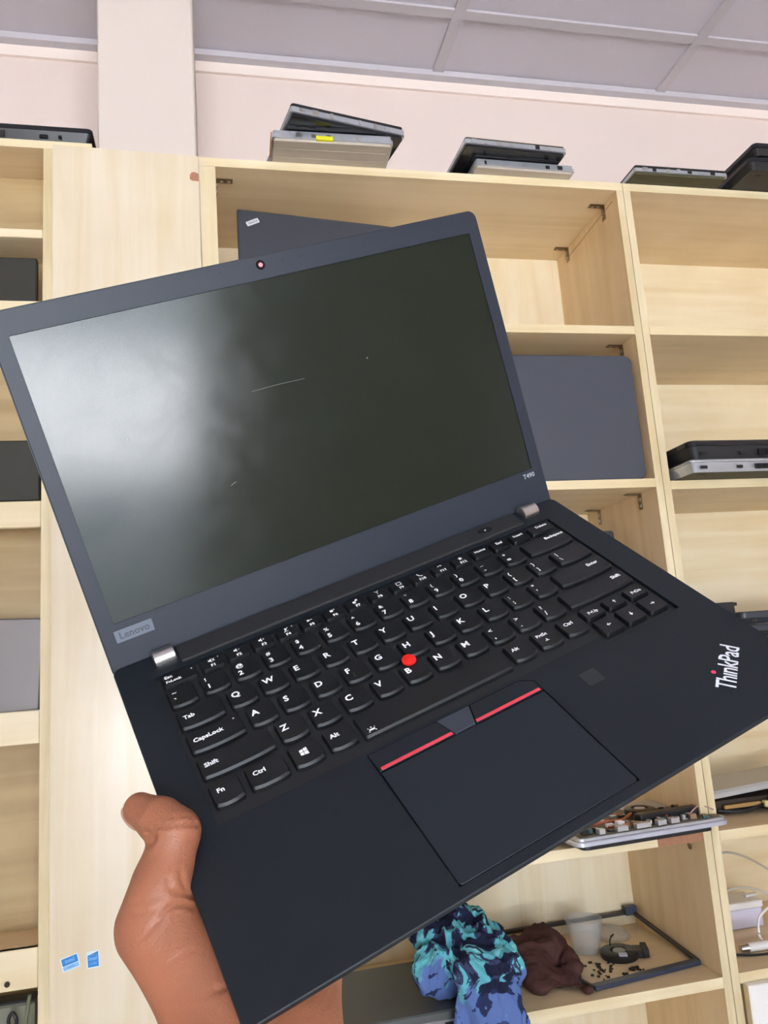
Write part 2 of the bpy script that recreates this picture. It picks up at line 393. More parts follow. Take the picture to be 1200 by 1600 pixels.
# --- keys
def key_mesh(w_, h_, bulge=True):
    """cap with softly rounded lower edge, sloping front"""
    r1 = 1.3
    def outl(ins_s, ins_t, ins_f, bul):
        x0, x1, y0, y1 = ins_s, w_ - ins_s, ins_f, h_ - ins_t
        pts = []
        n = 8
        c = 1.6
        # bottom edge: from left corner to right corner with bulge
        for i in range(n + 1):
            t = i / n; x = x0 + c + (x1 - x0 - 2 * c) * t
            pts.append((x, y0 - bul * math.sin(math.pi * t) * .0 + bul * (abs(2 * t - 1) ** 3) * .6))
        for a in (20, 50, 80): pts.append((x1 - c + c * math.sin(R(a)), y0 + bul * .6 + c * 1.2 - c * 1.2 * math.cos(R(a))))
        for a in (0, 30, 60, 90): pts.append((x1 - r1 + r1 * math.cos(R(a)), y1 - r1 + r1 * math.sin(R(a))))
        for a in (90, 120, 150, 180): pts.append((x0 + r1 + r1 * math.cos(R(a)), y1 - r1 + r1 * math.sin(R(a))))
        for a in (80, 50, 20): pts.append((x0 + c - c * math.sin(R(a)), y0 + bul * .6 + c * 1.2 - c * 1.2 * math.cos(R(a))))
        return pts
    b = 1.6 if bulge else 0.3
    lo = outl(0, 0, 0, b); mid_ = outl(.15, .15, .5, b); hi = outl(.7, .5, 1.7 if bulge or w_ > 60 else .9, b)
    bm = bmesh.new()
    rings = [[bm.verts.new((p[0] * mm, p[1] * mm, z * mm)) for p in l] for l, z in ((lo, -2.2), (mid_, -.3), (hi, .75))]
    for A, B in zip(rings, rings[1:]):
        n = len(A)
        for i in range(n): bm.faces.new((A[i - 1], A[i], B[i], B[i - 1]))
    # dished top: centre slightly lower
    cvs = sum((v.co for v in rings[2]), Vector()) / len(rings[2]); cv = bm.verts.new(cvs - Vector((0, 0, .25 * mm)))
    n = len(rings[2])
    for i in range(n): bm.faces.new((rings[2][i - 1], rings[2][i], cv))
    bmesh.ops.recalc_face_normals(bm, faces=bm.faces[:])
    me = bpy.data.meshes.new('key'); bm.to_mesh(me); bm.free()
    me.polygons.foreach_set('use_smooth', [True] * len(me.polygons)); me.set_sharp_from_angle(angle=R(28))
    me.materials.append(M_key)
    return me
kcache = {}
def key(x0, x1, y0, y1, legends=(), bulge=True):
    kk = (round(x1 - x0, 2), round(y1 - y0, 2), bulge)
    if kk not in kcache: kcache[kk] = key_mesh(x1 - x0, y1 - y0, bulge)
    o = bpy.data.objects.new('key', kcache[kk]); COL.objects.link(o); o.parent = lap; o.location = (x0 * mm, y0 * mm, 0)
    if not legends: return o
    bm = bmesh.new()
    for lg in legends:
        kind, dx, dy, size = lg[:4]
        if callable(kind):
            kind(bm, dx, dy, size); continue
        me = text_mesh(kind, size * mm, lg[4] if len(lg) > 4 else 'LEFT', bold=.00013 * (size / 4), sx=lg[5] if len(lg) > 5 else 1.05)
        me.transform(Matrix.Translation((dx * mm, (y1 - y0 + dy) * mm, .85 * mm)))
        bm.from_mesh(me)
    me = bpy.data.meshes.new('legend'); bm.to_mesh(me); bm.free(); link('legend', me, M_print, o)
    return o
def icon(polys):
    def f(bm, dx, dy, size):
        for p in polys:
            bm.faces.new([bm.verts.new(((dx + q[0] * size) * mm, (dy + q[1] * size) * mm, .86 * mm)) for q in p])
    return f
def rect(x0, y0, x1, y1): return [(x0, y0), (x1, y0), (x1, y1), (x0, y1)]
WIN = icon([[(-1, .08), (-.08, .08), (-.08, 1.0), (-1, .86)], [(.08, .08), (1.1, .08), (1.1, 1.16), (.08, 1.03)], [(-1, -.92), (-.08, -1.04), (-.08, -.08), (-1, -.08)], [(.08, -1.07), (1.1, -1.2), (1.1, -.08), (.08, -.08)]])
def arrow(a):
    c, s = math.cos(R(a)), math.sin(R(a))
    P_ = lambda pts: [(p[0] * c - p[1] * s, p[0] * s + p[1] * c) for p in pts]
    return icon([P_([(1, 0), (0, .8), (0, -.8)]), P_([(0, .22), (-.9, .22), (-.9, -.22), (0, -.22)])])
SPK = [rect(-1, -.35, -.55, .35), [(-.5, -.35), (0, -.9), (0, .9), (-.5, .35)]]
XX = [[(.2, -.5), (.35, -.65), (1.1, .5), (.95, .65)], [(.95, -.65), (1.1, -.5), (.35, .65), (.2, .5)]]
ICO = {1: SPK + XX, 2: SPK + [rect(.3, -.12, .9, .12)], 3: SPK + [rect(.3, -.12, .9, .12), rect(.48, -.32, .72, .32)],
       4: [rect(-.35, -.3, .25, .8), rect(-.75, -.9, .65, -.7), [(-1, -1), (-.85, -1.1), (1, .9), (.85, 1)]],
       5: [rect(-.9, -.4, -.1, .4), rect(.2, -.1, .9, .1)], 6: [rect(-.9, -.5, .1, .5), rect(.3, .3, .9, .5), rect(.5, .1, .7, .7)],
       7: [rect(-1, -.7, .1, .2), rect(.2, .1, 1, .9), rect(-.8, -1, -.1, -.85)], 8: [rect(-.1, -.9, .1, .4), [(-.1, .4), (.8, .9), (.8, .7), (.1, .2)], [(.1, .4), (-.8, .9), (-.8, .7), (-.1, .2)]],
       9: [rect(-.9, -.7, -.7, .8), rect(-.7, .6, .7, .8), rect(.7, -.7, .9, .8), rect(-.9, -.9, .9, -.7)], 10: [[(-.9, .9), (-.5, .9), (-.1, -.2), (-.4, -.3)], [(-.4, -.3), (-.1, -.2), (.9, -.7), (.8, -.95)]],
       11: [[(-.9, .2), (-.6, .7), (.6, .7), (.9, .2), (.5, .2), (.3, .45), (-.3, .45), (-.5, .2)]], 12: [[(0, 1), (.25, .3), (.95, .3), (.4, -.15), (.6, -.9), (0, -.45), (-.6, -.9), (-.4, -.15), (-.95, .3), (-.25, .3)]]}
U = 19.05; X0 = -143.4
def cell(x, y0, y1, wu, leg=(), **k): return key(x + 1.5, x + wu * U - 1.5, y0, y1, leg, **k)
rows = [(174.9, 190.6), (155.9, 171.5), (136.9, 152.5), (117.9, 133.5)]
# function row
fy = (194.4, 204.6)
x = -142.0
key(x + .4, x + 21.6, *fy, [('Esc', 2.2, -2.6, 3.4), ('FnLock', 2.2, -6.6, 2.9), (icon([rect(-.5, -.5, .5, .5)]), 18.4, 7.4, .9)], bulge=False)
x += 22.9
for i in range(1, 13):
    lg = [(icon(ICO[i]), 7.2, 7.1, 1.9), ('F%d' % i, 7.3, -7.6, 3.1, 'CENTER')]
    if i in (1, 4): lg.append((icon([rect(-.5, -.5, .5, .5)]), 11.6, 8.4, .7))
    key(x + .8, x + 15.2, *fy, lg, bulge=False); x += 16
for s_ in ('Home', 'End', 'Insert'):
    key(x + .8, x + 15.2, *fy, [(s_, 7.2, -3.4, 3.2, 'CENTER')], bulge=False); x += 16
key(x + .8, 143 - .8 - 1.0, *fy, [('Delete', 11.5, -3.4, 3.2, 'CENTER')], bulge=False)
y0, y1 = rows[0]
x = X0
for a, b in zip('~!@#$%^&*()_+', '`1234567890-='):
    cell(x, y0, y1, 1, [(a, 3.0, -3.3, 4.0), (b, 2.8, -9.4, 5.0)]); x += U
key(x + 1.5, 142, y0, y1, [('Backspace', 36 - 1.5, -3.8, 3.5, 'RIGHT')])
y0, y1 = rows[1]; x = X0
cell(x, y0, y1, 1.5, [('Tab', 3.2, -6.2, 3.9)]); x += 1.5 * U
for c in 'QWERTYUIOP': cell(x, y0, y1, 1, [(c, 2.5, -5.2, 5.8)]); x += U
for a, b in (('{', '['), ('}', ']')): cell(x, y0, y1, 1, [(a, 3.0, -3.6, 4.2), (b, 3.0, -9.6, 4.2)]); x += U
key(x + 1.5, 142, y0, y1, [('|', 3.4, -3.8, 4.2), ('\\', 3.2, -9.6, 4.2)])
y0, y1 = rows[2]; x = X0
cell(x, y0, y1, 1.75, [('CapsLock', 3.0, -6.2, 3.9), (icon([rect(-.5, -.5, .5, .5)]), 26.5, 13.2, .9)]); x += 1.75 * U
for c in 'ASDFGHJKL': cell(x, y0, y1, 1, [(c, 2.5, -5.2, 5.8)]); x += U
for a, b in ((':', ';'), ('"', "'")): cell(x, y0, y1, 1, [(a, 3.0, -3.8, 4.6), (b, 3.0, -9.0, 4.6)]); x += U
key(x + 1.5, 142, y0, y1, [('Enter', 35, -5.6, 3.7, 'RIGHT')])
y0, y1 = rows[3]; x = X0
cell(x, y0, y1, 2.25, [('Shift', 3.0, -6.2, 3.9)]); x += 2.25 * U
for c in 'ZXCVBNM': cell(x, y0, y1, 1, [(c, 2.5, -5.2, 5.8)]); x += U
for a, b in (('<', ','), ('>', '.'), ('?', '/')): cell(x, y0, y1, 1, [(a, 3.0, -3.8, 4.2), (b, 2.8, -9.4, 5.0)]); x += U
key(x + 1.5, 142, y0, y1, [('Shift', 142 - x - 6, -5.6, 3.7, 'RIGHT')])
yb = (98.6, 114.6)
key(-141.9, -126.2, *yb, [('Fn', 3.4, -6.0, 3.9)]); key(-123.2, -102.4, *yb, [('Ctrl', 3.4, -6.0, 3.9)])
key(-99.6, -83.0, *yb, [(WIN, 7.2, 9.3, 2.0)]); key(-80.1, -64.0, *yb, [('Alt', 3.0, -5.8, 3.9)])
BKL = icon([rect(-.9, -.45, .9, .1), [(-1.2, .5), (-1.0, .3), (-.8, .5), (-1.0, .7)], [(-.2, .45), (.2, .45), (.2, .85), (-.2, .85)], [(.8, .5), (1.0, .3), (1.2, .5), (1.0, .7)], rect(-1.2, -.9, -.8, -.6), rect(.8, -.9, 1.2, -.6)])
key(-61.6, 32.6, 97.4, 114.6, [(BKL, 5.6, 4.6, 1.9)], bulge=False)
key(35.6, 51.6, *yb, [('Alt', 3.0, -5.8, 3.6)]); key(54.7, 70.6, *yb, [('PrtSc', 2.4, -4.6, 3.3), (icon([rect(-.9, -.5, .9, -.2), rect(-.2, -.2, .4, .7)]), 6.5, 6.6, 1.5)])
key(73.7, 89.4, *yb, [('Ctrl', 3.0, -5.6, 3.6)])
ya, yc = (104.6, 114.6), (88.2, 102.6)
key(91.8, 106.6, *ya, [('PgUp', 7.4, -5.2, 3.2, 'CENTER')], bulge=False)
key(109.0, 123.8, *ya, [(arrow(90), 7.4, 5.2, 1.5)], bulge=False)
key(126.2, 141.0, *ya, [('PgDn', 7.4, -5.2, 3.2, 'CENTER')], bulge=False)
key(91.8, 106.6, *yc, [(arrow(180), 7.4, 7.4, 1.6)], bulge=False)
key(109.0, 123.8, *yc, [(arrow(270), 7.4, 7.4, 1.6)], bulge=False)
key(126.2, 141.0, *yc, [(arrow(0), 7.4, 7.4, 1.6)], bulge=False)
# pointing stub
o = lathe('pointing_stub', [(.0001, -.002), (.0022, -.002), (.0022, .0004), (.0040, .0010), (.0043, .0018), (.0041, .0025), (.0026, .0030), (.0001, .0031)], M_red, lap, 24, Matrix.Translation((-.0143, .1348, 0)))
o['label'] = 'round red rubber pointing stub'
# --- touch pad, its three buttons and red stripes
bm = plate_bm(rr(-65.1, 34.7, 5.9, 75.2, (2, 2, .5, .5)), [], -2.6 * mm, -.15 * mm, .25 * mm); from_bm('touchpad', bm, mat('touchpad_surface', (23, 30, 38), .42, spec=.42), lap)
def ramp_plate(name, pts, dz=0):
    bm = plate_bm(S(pts), [], -2.6 * mm, .35 * mm, .3 * mm); return from_bm(name, bm, M_deck, lap)
lb = ramp_plate('left_button', [(-65.4, 76.0), (-21.9, 76.0), (-26.0, 88.2), (-65.9, 88.2)])
rb = ramp_plate('right_button', [(-8.2, 76.0), (34.7, 76.0), (34.7, 83.8), (28, 88.2), (-4.4, 88.2)])
mb = ramp_plate('middle_button', [(-21.2, 76.0), (-8.9, 76.0), (-5.1, 88.3), (-25.2, 88.3)]); mb.data.materials[0] = mat('middle_button_grey', (52, 58, 68), .45)
for (xa, xb, b) in ((-64.2, -22.4, lb), (-7.8, 33.6, rb)):
    bm = plate_bm(rr(xa, xb, 76.2, 78.1, .6), [], .34 * mm, .55 * mm, .1 * mm); o = from_bm('stripe', bm, M_redstripe, b); o['label'] = 'red stripe along the button'
# fingerprint reader
bm = plate_bm(rr(56.5, 68.5, 63.2, 74.6, 1.2), [rr(57.0, 68.0, 63.7, 74.1, 1.0)], -.0001, .00012); fpr = from_bm('fingerprint_reader', bm, M_gap, lap)
bm = plate_bm(rr(57.1, 67.9, 63.8, 74.0, 1.0), [], -.0001, .00005); from_bm('reader_surface', bm, mat('reader_matte', (36, 38, 42), .3), fpr)
# palm rest logo: tall narrow slanting letters, red dot on the i
me = text_mesh('ThınkPad', .0100, 'LEFT', bold=.00012, sx=.66, spacing=.94, shear=.0)
xs = [v.co.x for v in me.vertices]; ys = [v.co.y for v in me.vertices]
sx_, sy_ = .0350 / (max(xs) - min(xs)), .0102 / (max(ys) - min(ys))
me.transform(Matrix.Diagonal((sx_, sy_, 1, 1)) @ Matrix.Translation((-min(xs), -min(ys), 0)))
lg = link('logo_letters', me, mat('silver_print', (225, 228, 232), .4), lap); lg.matrix_local = Matrix.Translation((.1162, .0196, .0002)) @ Matrix.Rotation(R(37.5), 4, 'Z')
lg['label'] = 'silver lettering across the palm rest corner'
bm = plate_bm([(.0108 + .0012 * math.cos(a * math.pi / 6), .0118 + .0013 * math.sin(a * math.pi / 6)) for a in range(12)], [], 0, .0002); from_bm('logo_dot', bm, mat('red_logo_dot', (225, 60, 100), .4), lg)

# --- lid: opened 115 degrees or so
ANG = 0.440864; HY = .2283
lidM = Matrix.Translation((0, HY, 0)) @ Matrix(((1, 0, 0, 0), (0, math.sin(ANG), -math.cos(ANG), 0), (0, math.cos(ANG), math.sin(ANG), 0), (0, 0, 0, 1)))
# lid coords: x right, y up along the lid, z towards the user
LT = .2149; SB = .02568
lidout = rrect(-.1645, .1645, -.0045, LT, (.003, .003, .006, .006), 6)
scr = rrect(-.1549, .1549, SB - .0002, SB + .1742, .0006, 2)
bm = plate_bm(rrect(-.1639, .1639, -.0045, LT - .0006, (.003, .003, .006, .006), 6), [scr], -.0012, 0, .0003)
lid = from_bm('lid', bm, M_bezel, lap); lid.matrix_local = lidM
bm = plate_bm(lidout, [], -.0068, -.0013, 0); o = from_bm('lid_shell', bm, mat('lid_shell_black', (34, 35, 38), .5), lid)
# display panel with smudges that change only its gloss
m = bpy.data.materials.new('display_glass'); m.use_nodes = True; nt = m.node_tree; b = nt.nodes['Principled BSDF']
b.inputs['Base Color'].default_value = (*lin((26, 34, 26)), 1); b.inputs['Specular IOR Level'].default_value = .5
tc = nt.nodes.new('ShaderNodeTexCoord'); n = nt.nodes.new('ShaderNodeTexNoise'); n.inputs['Scale'].default_value = 22; n.inputs['Detail'].default_value = 6; n.inputs['Distortion'].default_value = 1.5
nt.links.new(tc.outputs['Object'], n.inputs['Vector'])
rp = nt.nodes.new('ShaderNodeMapRange'); rp.inputs['From Min'].default_value = .35; rp.inputs['From Max'].default_value = .75; rp.inputs['To Min'].default_value = .135; rp.inputs['To Max'].default_value = .19
nt.links.new(n.outputs['Fac'], rp.inputs['Value']); nt.links.new(rp.outputs['Result'], b.inputs['Roughness'])
M_lcd = m
bm = plate_bm(rrect(-.1547, .1547, SB, SB + .174, .0004, 2), [], -.00125, -.0006); d_ = from_bm('display', bm, M_lcd, lid)
M_scr = mat('scratch', (205, 215, 215), .4)
# webcam, microphones
bm = bmesh.new(); lathe_bm(bm, [(.0001, 0), (.0030, 0), (.0030, .0003), (.0001, .0003)], 20, Matrix.Translation((-.0007, .2087, 0))); wc = from_bm('webcam', bm, M_lens, lid)
bm = bmesh.new(); lathe_bm(bm, [(.0001, 0), (.0014, 0), (.0014, .0003), (.0001, .0003)], 16, Matrix.Translation((-.0007, .2087, .0002))); 
from_bm('webcam_lens', bm, M_lens2, lid)
for mx_ in (-.0274, .027, -.0355 + .05):
    bm = bmesh.new(); lathe_bm(bm, [(.0001, 0), (.0007 if mx_ != .0145 else .0004, 0), (.0007 if mx_ != .0145 else .0004, .0001), (.0001, .0001)], 8, Matrix.Translation((mx_, .2088, 0))); from_bm('microphone_hole', bm, M_gap, lid)
# grey badge and model number on the lower bezel
bm = plate_bm(rrect(-.1563, -.1335, .0139, .0212, .0004, 2), [], 0, .0003); bd = from_bm('badge', bm, M_badge, lid); bd['label'] = 'small grey metallic maker badge'
me = text_mesh('Lenovo', .0058, bold=.00012, sx=1.05); 
me.transform(Matrix.Translation((-.1449, .01755, .0004))); bm = bmesh.new(); bm.from_mesh(me)
# nested letters stay with the badge mesh as a second slot
bd.data.materials.append(M_badge_txt); bm2 = bmesh.new(); bm2.from_mesh(bd.data); nf = len(bm2.faces); bm2.from_mesh(me); bm2.faces.ensure_lookup_table()
for f in bm2.faces[nf:]: f.material_index = 1
bm2.to_mesh(bd.data); bm2.free(); bm.free()
me = text_mesh('T490', .0048, bold=.00008, sx=1.0); me.transform(Matrix.Translation((.1506, .0213, .0002))); o = link('model_number', me, M_modeltxt, lid)
# a few fine scratches on the display
bm = bmesh.new()
for (xa, ya_, xb, yb_, r_) in ((-.0310, .1345, .0055, .1335, .00005), (-.062, .082, -.058, .0835, .00006), (.052, .135, .0525, .1355, .00025), (-.112, .1265, -.111, .127, .0003)):
    tube_bm(bm, [(xa, ya_, -.00062), ((xa + xb) / 2, (ya_ + yb_) / 2 + .0004, -.0006), (xb, yb_, -.00062)], r_, 4)
from_bm('scratches', bm, M_scr, lid)['kind'] = 'stuff'

# ------------------------------------------------------------------ the hand and forearm holding it (laptop space, millimetres)
M_skin = mat('brown_skin', (164, 104, 76), .48, spec=.45, var=.2, vscale=38, bump=.0)
nt = M_skin.node_tree; b = nt.nodes['Principled BSDF']; b.inputs['Subsurface Weight'].default_value = .12; b.inputs['Subsurface Radius'].default_value = (1, .35, .2); b.inputs['Subsurface Scale'].default_value = .004
v1 = nt.nodes.new('ShaderNodeTexVoronoi'); v1.inputs['Scale'].default_value = 900; tcn = nt.nodes.new('ShaderNodeTexCoord'); nt.links.new(tcn.outputs['Object'], v1.inputs['Vector'])
n2 = nt.nodes.new('ShaderNodeTexNoise'); n2.inputs['Scale'].default_value = 120; n2.inputs['Detail'].default_value = 6; nt.links.new(tcn.outputs['Object'], n2.inputs['Vector'])
ad = nt.nodes.new('ShaderNodeMath'); ad.operation = 'ADD'; nt.links.new(v1.outputs['Distance'], ad.inputs[0]); nt.links.new(n2.outputs['Fac'], ad.inputs[1])
bp = nt.nodes.new('ShaderNodeBump'); bp.inputs['Strength'].default_value = .24; bp.inputs['Distance'].default_value = .0005
nt.links.new(ad.outputs[0], bp.inputs['Height']); nt.links.new(bp.outputs['Normal'], b.inputs['Normal'])
# capsules: (ax, ay, az, ra, bx, by, bz, rb)
WR = (-162, 17, -36)
G_main = [
    (-262, -200, -20, 42, -196, -60, -34, 36), (-236, -190, -26, 40, -180, -52, -38, 33),
    (-199, -60, -34, 32, -173, 16, -36, 23), (-178, -66, -36, 31, -150, 6, -37, 21),
    (-172, 14, -35, 22, -150, 66, -32, 14.5), (-150, 6, -37, 20, -116, 50, -33, 13.5), (-162, 17, -36, 22, -128, 74, -32, 14), (-160, 40, -34, 19, -140, 80, -32, 13),
    # palm, wrist to knuckles
    (-150, 66, -32, 14.5, -140, 106, -28, 11.5), (-128, 74, -32, 14, -119, 104, -28, 11.5), (-118, 60, -33, 14, -99, 92, -28, 11), (-112, 46, -33, 13.5, -84, 76, -27.5, 10.5),
    # thumb root, metacarpal and phalanges
    (-173, 28, -29, 18.5, -184.5, 66, -14, 14.4), (-164, 34, -32, 17, -176, 62, -17, 13.5), (-184.0, 69, -12, 13.6, -176, 76, -1, 11.0),
    (-176.5, 74, -3, 11.2, -162.6, 90, 9.2, 10.9),
]
G_tip = [(-162.6, 90, 9.2, 10.7, -166.5, 99, 10.5, 9.8), (-166.5, 99, 10.5, 9.8, -173.5, 111.5, 9.5, 7.6)]
fing = [[(-140, 106, -28, 10.6), (-124, 147, -26.5, 9.6), (-108, 170, -25.5, 8.8), (-98, 186, -24, 7.4)],
        [(-119, 104, -28, 10.8), (-93, 146, -26.5, 9.8), (-74, 171, -25.6, 9), (-62, 187, -24, 7.6)],
        [(-99, 92, -28, 10.2), (-68, 128, -26, 9.4), (-47, 150, -25, 8.6), (-34, 163, -23.6, 7.3)],
        [(-84, 76, -27.5, 9.4), (-54, 100, -25.4, 8.4), (-38, 114, -24.4, 7.7), (-27, 123, -23.2, 6.6)]]
G_f = [[(*a, *b2) for a, b2 in zip(f_, f_[1:])] for f_ in fing]
allcap = G_main + G_tip + [c for g in G_f for c in g]
bm = bmesh.new()
for c in allcap:
    b0 = bmesh.new()
    for (p, r_) in ((c[0:3], c[3]), (c[4:7], c[7])):
        bmesh.ops.create_icosphere(b0, subdivisions=2, radius=r_, matrix=Matrix.Translation(p))
    bmesh.ops.convex_hull(b0, input=b0.verts[:])
    tmp = bpy.data.meshes.new('t'); b0.to_mesh(tmp); b0.free(); bm.from_mesh(tmp); bpy.data.meshes.remove(tmp)
loose = [v for v in bm.verts if not v.link_faces]; bmesh.ops.delete(bm, geom=loose, context='VERTS')
me = bpy.data.meshes.new('hand'); bm.to_mesh(me); bm.free()
tmpo = bpy.data.objects.new('t', me); COL.objects.link(tmpo)
md = tmpo.modifiers.new('r', 'REMESH'); md.mode = 'VOXEL'; md.voxel_size = 1.5; md.adaptivity = 0
dg = bpy.context.evaluated_depsgraph_get(); hm = bpy.data.meshes.new_from_object(tmpo.evaluated_get(dg)); bpy.data.objects.remove(tmpo)
V = np.empty(len(hm.vertices) * 3); hm.vertices.foreach_get('co', V); V = V.reshape(-1, 3)
def cap_sdf(P, c):
    a = np.array(c[0:3]); b_ = np.array(c[4:7]); ab = b_ - a; t = np.clip(((P - a) @ ab) / (ab @ ab), 0, 1)
    return np.linalg.norm(P - a - t[:, None] * ab, axis=1) - (c[3] + (c[7] - c[3]) * t)
def smin_many(ds, k): 
    D = np.stack(ds); mn = D.min(0); return mn - k * np.log(np.exp(-(D - mn) / k).sum(0))
def smin(a, b_, k):
    h = np.maximum(k - np.abs(a - b_), 0) / k; return np.minimum(a, b_) - h * h * k * .25
def sdf(P):
    d = smin_many([cap_sdf(P, c) for c in G_main], 3.0)
    d = smin(d, smin_many([cap_sdf(P, c) for c in G_tip], 1.2), 3.0)
    for g in G_f: d = smin(d, smin_many([cap_sdf(P, c) for c in g], 1.0), 4.0)
    return d
def grad(P, e=.3):
    return np.stack([(sdf(P + np.eye(3)[i] * e) - sdf(P - np.eye(3)[i] * e)) / (2 * e) for i in range(3)], 1)
for _ in range(4):
    g = grad(V); V -= sdf(V)[:, None] * g / np.maximum((g * g).sum(1), .2)[:, None]
N_ = grad(V); N_ /= np.linalg.norm(N_, axis=1)[:, None]
# creases of the thumb joint, thumb root and wrist, as grooves on the side that faces up
Rl = np.array([[0.87205153, -0.4817752, -0.08613238], [-0.31960508, -0.42731005, -0.84572969], [0.37064636, 0.76504822, -0.52661419]]); tl = np.array([91.772, 139.065, 345.973])
Cc = V @ Rl.T + tl; px = np.c_[600 + 1210.9 * Cc[:, 0] / Cc[:, 2], 800 + 1210.9 * Cc[:, 1] / Cc[:, 2]]
facing = np.clip(-((N_ @ Rl.T) * (Cc / np.linalg.norm(Cc, axis=1)[:, None])).sum(1) * 2, 0, 1)
creases = [([(246, 1292), (262, 1291), (285, 1288), (311, 1289)], 2.4, 1.3), ([(268, 1277), (285, 1274), (300, 1279)], 2.2, .5),
           ([(232, 1302), (240, 1308), (236, 1318)], 4, 1.3), ([(262, 1373), (266, 1388), (283, 1398), (298, 1401)], 3.2, 1.2), ([(282, 1358), (284, 1376), (293, 1394)], 3, .9), ([(253, 1386), (264, 1391)], 2.5, .6),
           ([(252, 1428), (268, 1415), (285, 1413), (300, 1418)], 3.2, 1.0), ([(228, 1462), (240, 1446), (256, 1432)], 2.8, .6), ([(262, 1506), (278, 1494), (300, 1485), (325, 1490)], 2.6, .4), ([(270, 1530), (290, 1522), (312, 1520)], 2.6, .4),
           ([(335, 1548), (346, 1544), (358, 1540)], 5, .8), ([(285, 1578), (310, 1572), (345, 1576)], 2.4, .4), ([(300, 1560), (330, 1556), (350, 1561)], 2.4, .35), ([(205, 1410), (230, 1404), (255, 1400)], 3, .35), ([(210, 1428), (235, 1424), (250, 1421)], 3, .35),
           ([(470, 1570), (484, 1558), (492, 1545)], 3, .5), ([(505, 1580), (515, 1560), (520, 1540)], 3, .4)]
for pts, wdt, dep in creases:
    dm = np.full(len(px), 1e9)
    for p0, p1 in zip(pts, pts[1:]):
        a = np.array(p0, float); ab = np.array(p1, float) - a; t = np.clip(((px - a) @ ab) / (ab @ ab), 0, 1)
        dm = np.minimum(dm, np.linalg.norm(px - a - t[:, None] * ab, axis=1))
    amt = (np.exp(-(dm / wdt) ** 2) * dep - .35 * dep * np.exp(-((dm - 2.4 * wdt) / (1.4 * wdt)) ** 2)) * facing
    V -= N_ * amt[:, None]
hm.vertices.foreach_set('co', (V * .001).ravel()); hm.update()
hm.polygons.foreach_set('use_smooth', [True] * len(hm.polygons))
hm.materials.clear()
person = thing('person', 'bare brown left hand and wrist holding the laptop from below, thumb on its edge', 'person')
person.matrix_world = LM
hand = link('hand', hm, M_skin, person)
M_nail = mat('fingernail', (214, 170, 150), .3)
bm = bmesh.new(); bmesh.ops.create_uvsphere(bm, u_segments=16, v_segments=10, radius=1)
for v in bm.verts: v.co = Vector((v.co.x * 5.6, v.co.y * 7.2, v.co.z * 1.6))
Mn = Matrix.Translation((-178.6, 109.5, 8.2)) @ Matrix.Rotation(R(25), 4, 'Z') @ Matrix.Rotation(R(-78), 4, 'Y')
bmesh.ops.transform(bm, matrix=Matrix.Scale(.001, 4) @ Mn, verts=bm.verts[:])
o = from_bm('thumbnail', bm, M_nail, hand, True)
#@@PART3
# ------------------------------------------------------------------ things in and on the shelf units
M_blk = mat('black_plastic', (30, 30, 32), .4, var=.1, vscale=30)
M_blk2 = mat('dark_glossy_plastic', (24, 25, 30), .18)
M_navy = mat('dark_blue_grey_lid', (54, 57, 64), .42, spec=.55, bump=.04, bscale=1200, var=.06, vscale=8)
M_grey = mat('slate_grey_lid', (66, 70, 80), .4, spec=.55, bump=.04, bscale=1200, var=.08, vscale=7)
M_silver = mat('silver_plastic', (188, 192, 198), .3, metal=.6, var=.08, vscale=40)
M_silver2 = mat('warm_silver_lid', (124, 119, 118), .38, metal=.35)
M_olive = mat('dark_olive_underside', (74, 70, 46), .6, var=.15, vscale=20)
M_beige = mat('cloudy_grey_underside', (190, 180, 166), .5, var=.12, vscale=25)
M_oliveblk = mat('dusty_black_lid', (44, 43, 34), .6, var=.15, vscale=12)
M_tag = mat('white_worn_tag', (205, 206, 208), .5, var=.1, vscale=200)
M_yel = mat('yellow_label', (226, 222, 40), .5)
M_port = mat('port_black', (12, 12, 13), .5)
M_white = mat('white_plastic', (236, 234, 232), .35)
M_lav = mat('pale_lavender_plastic', (214, 212, 232), .4)

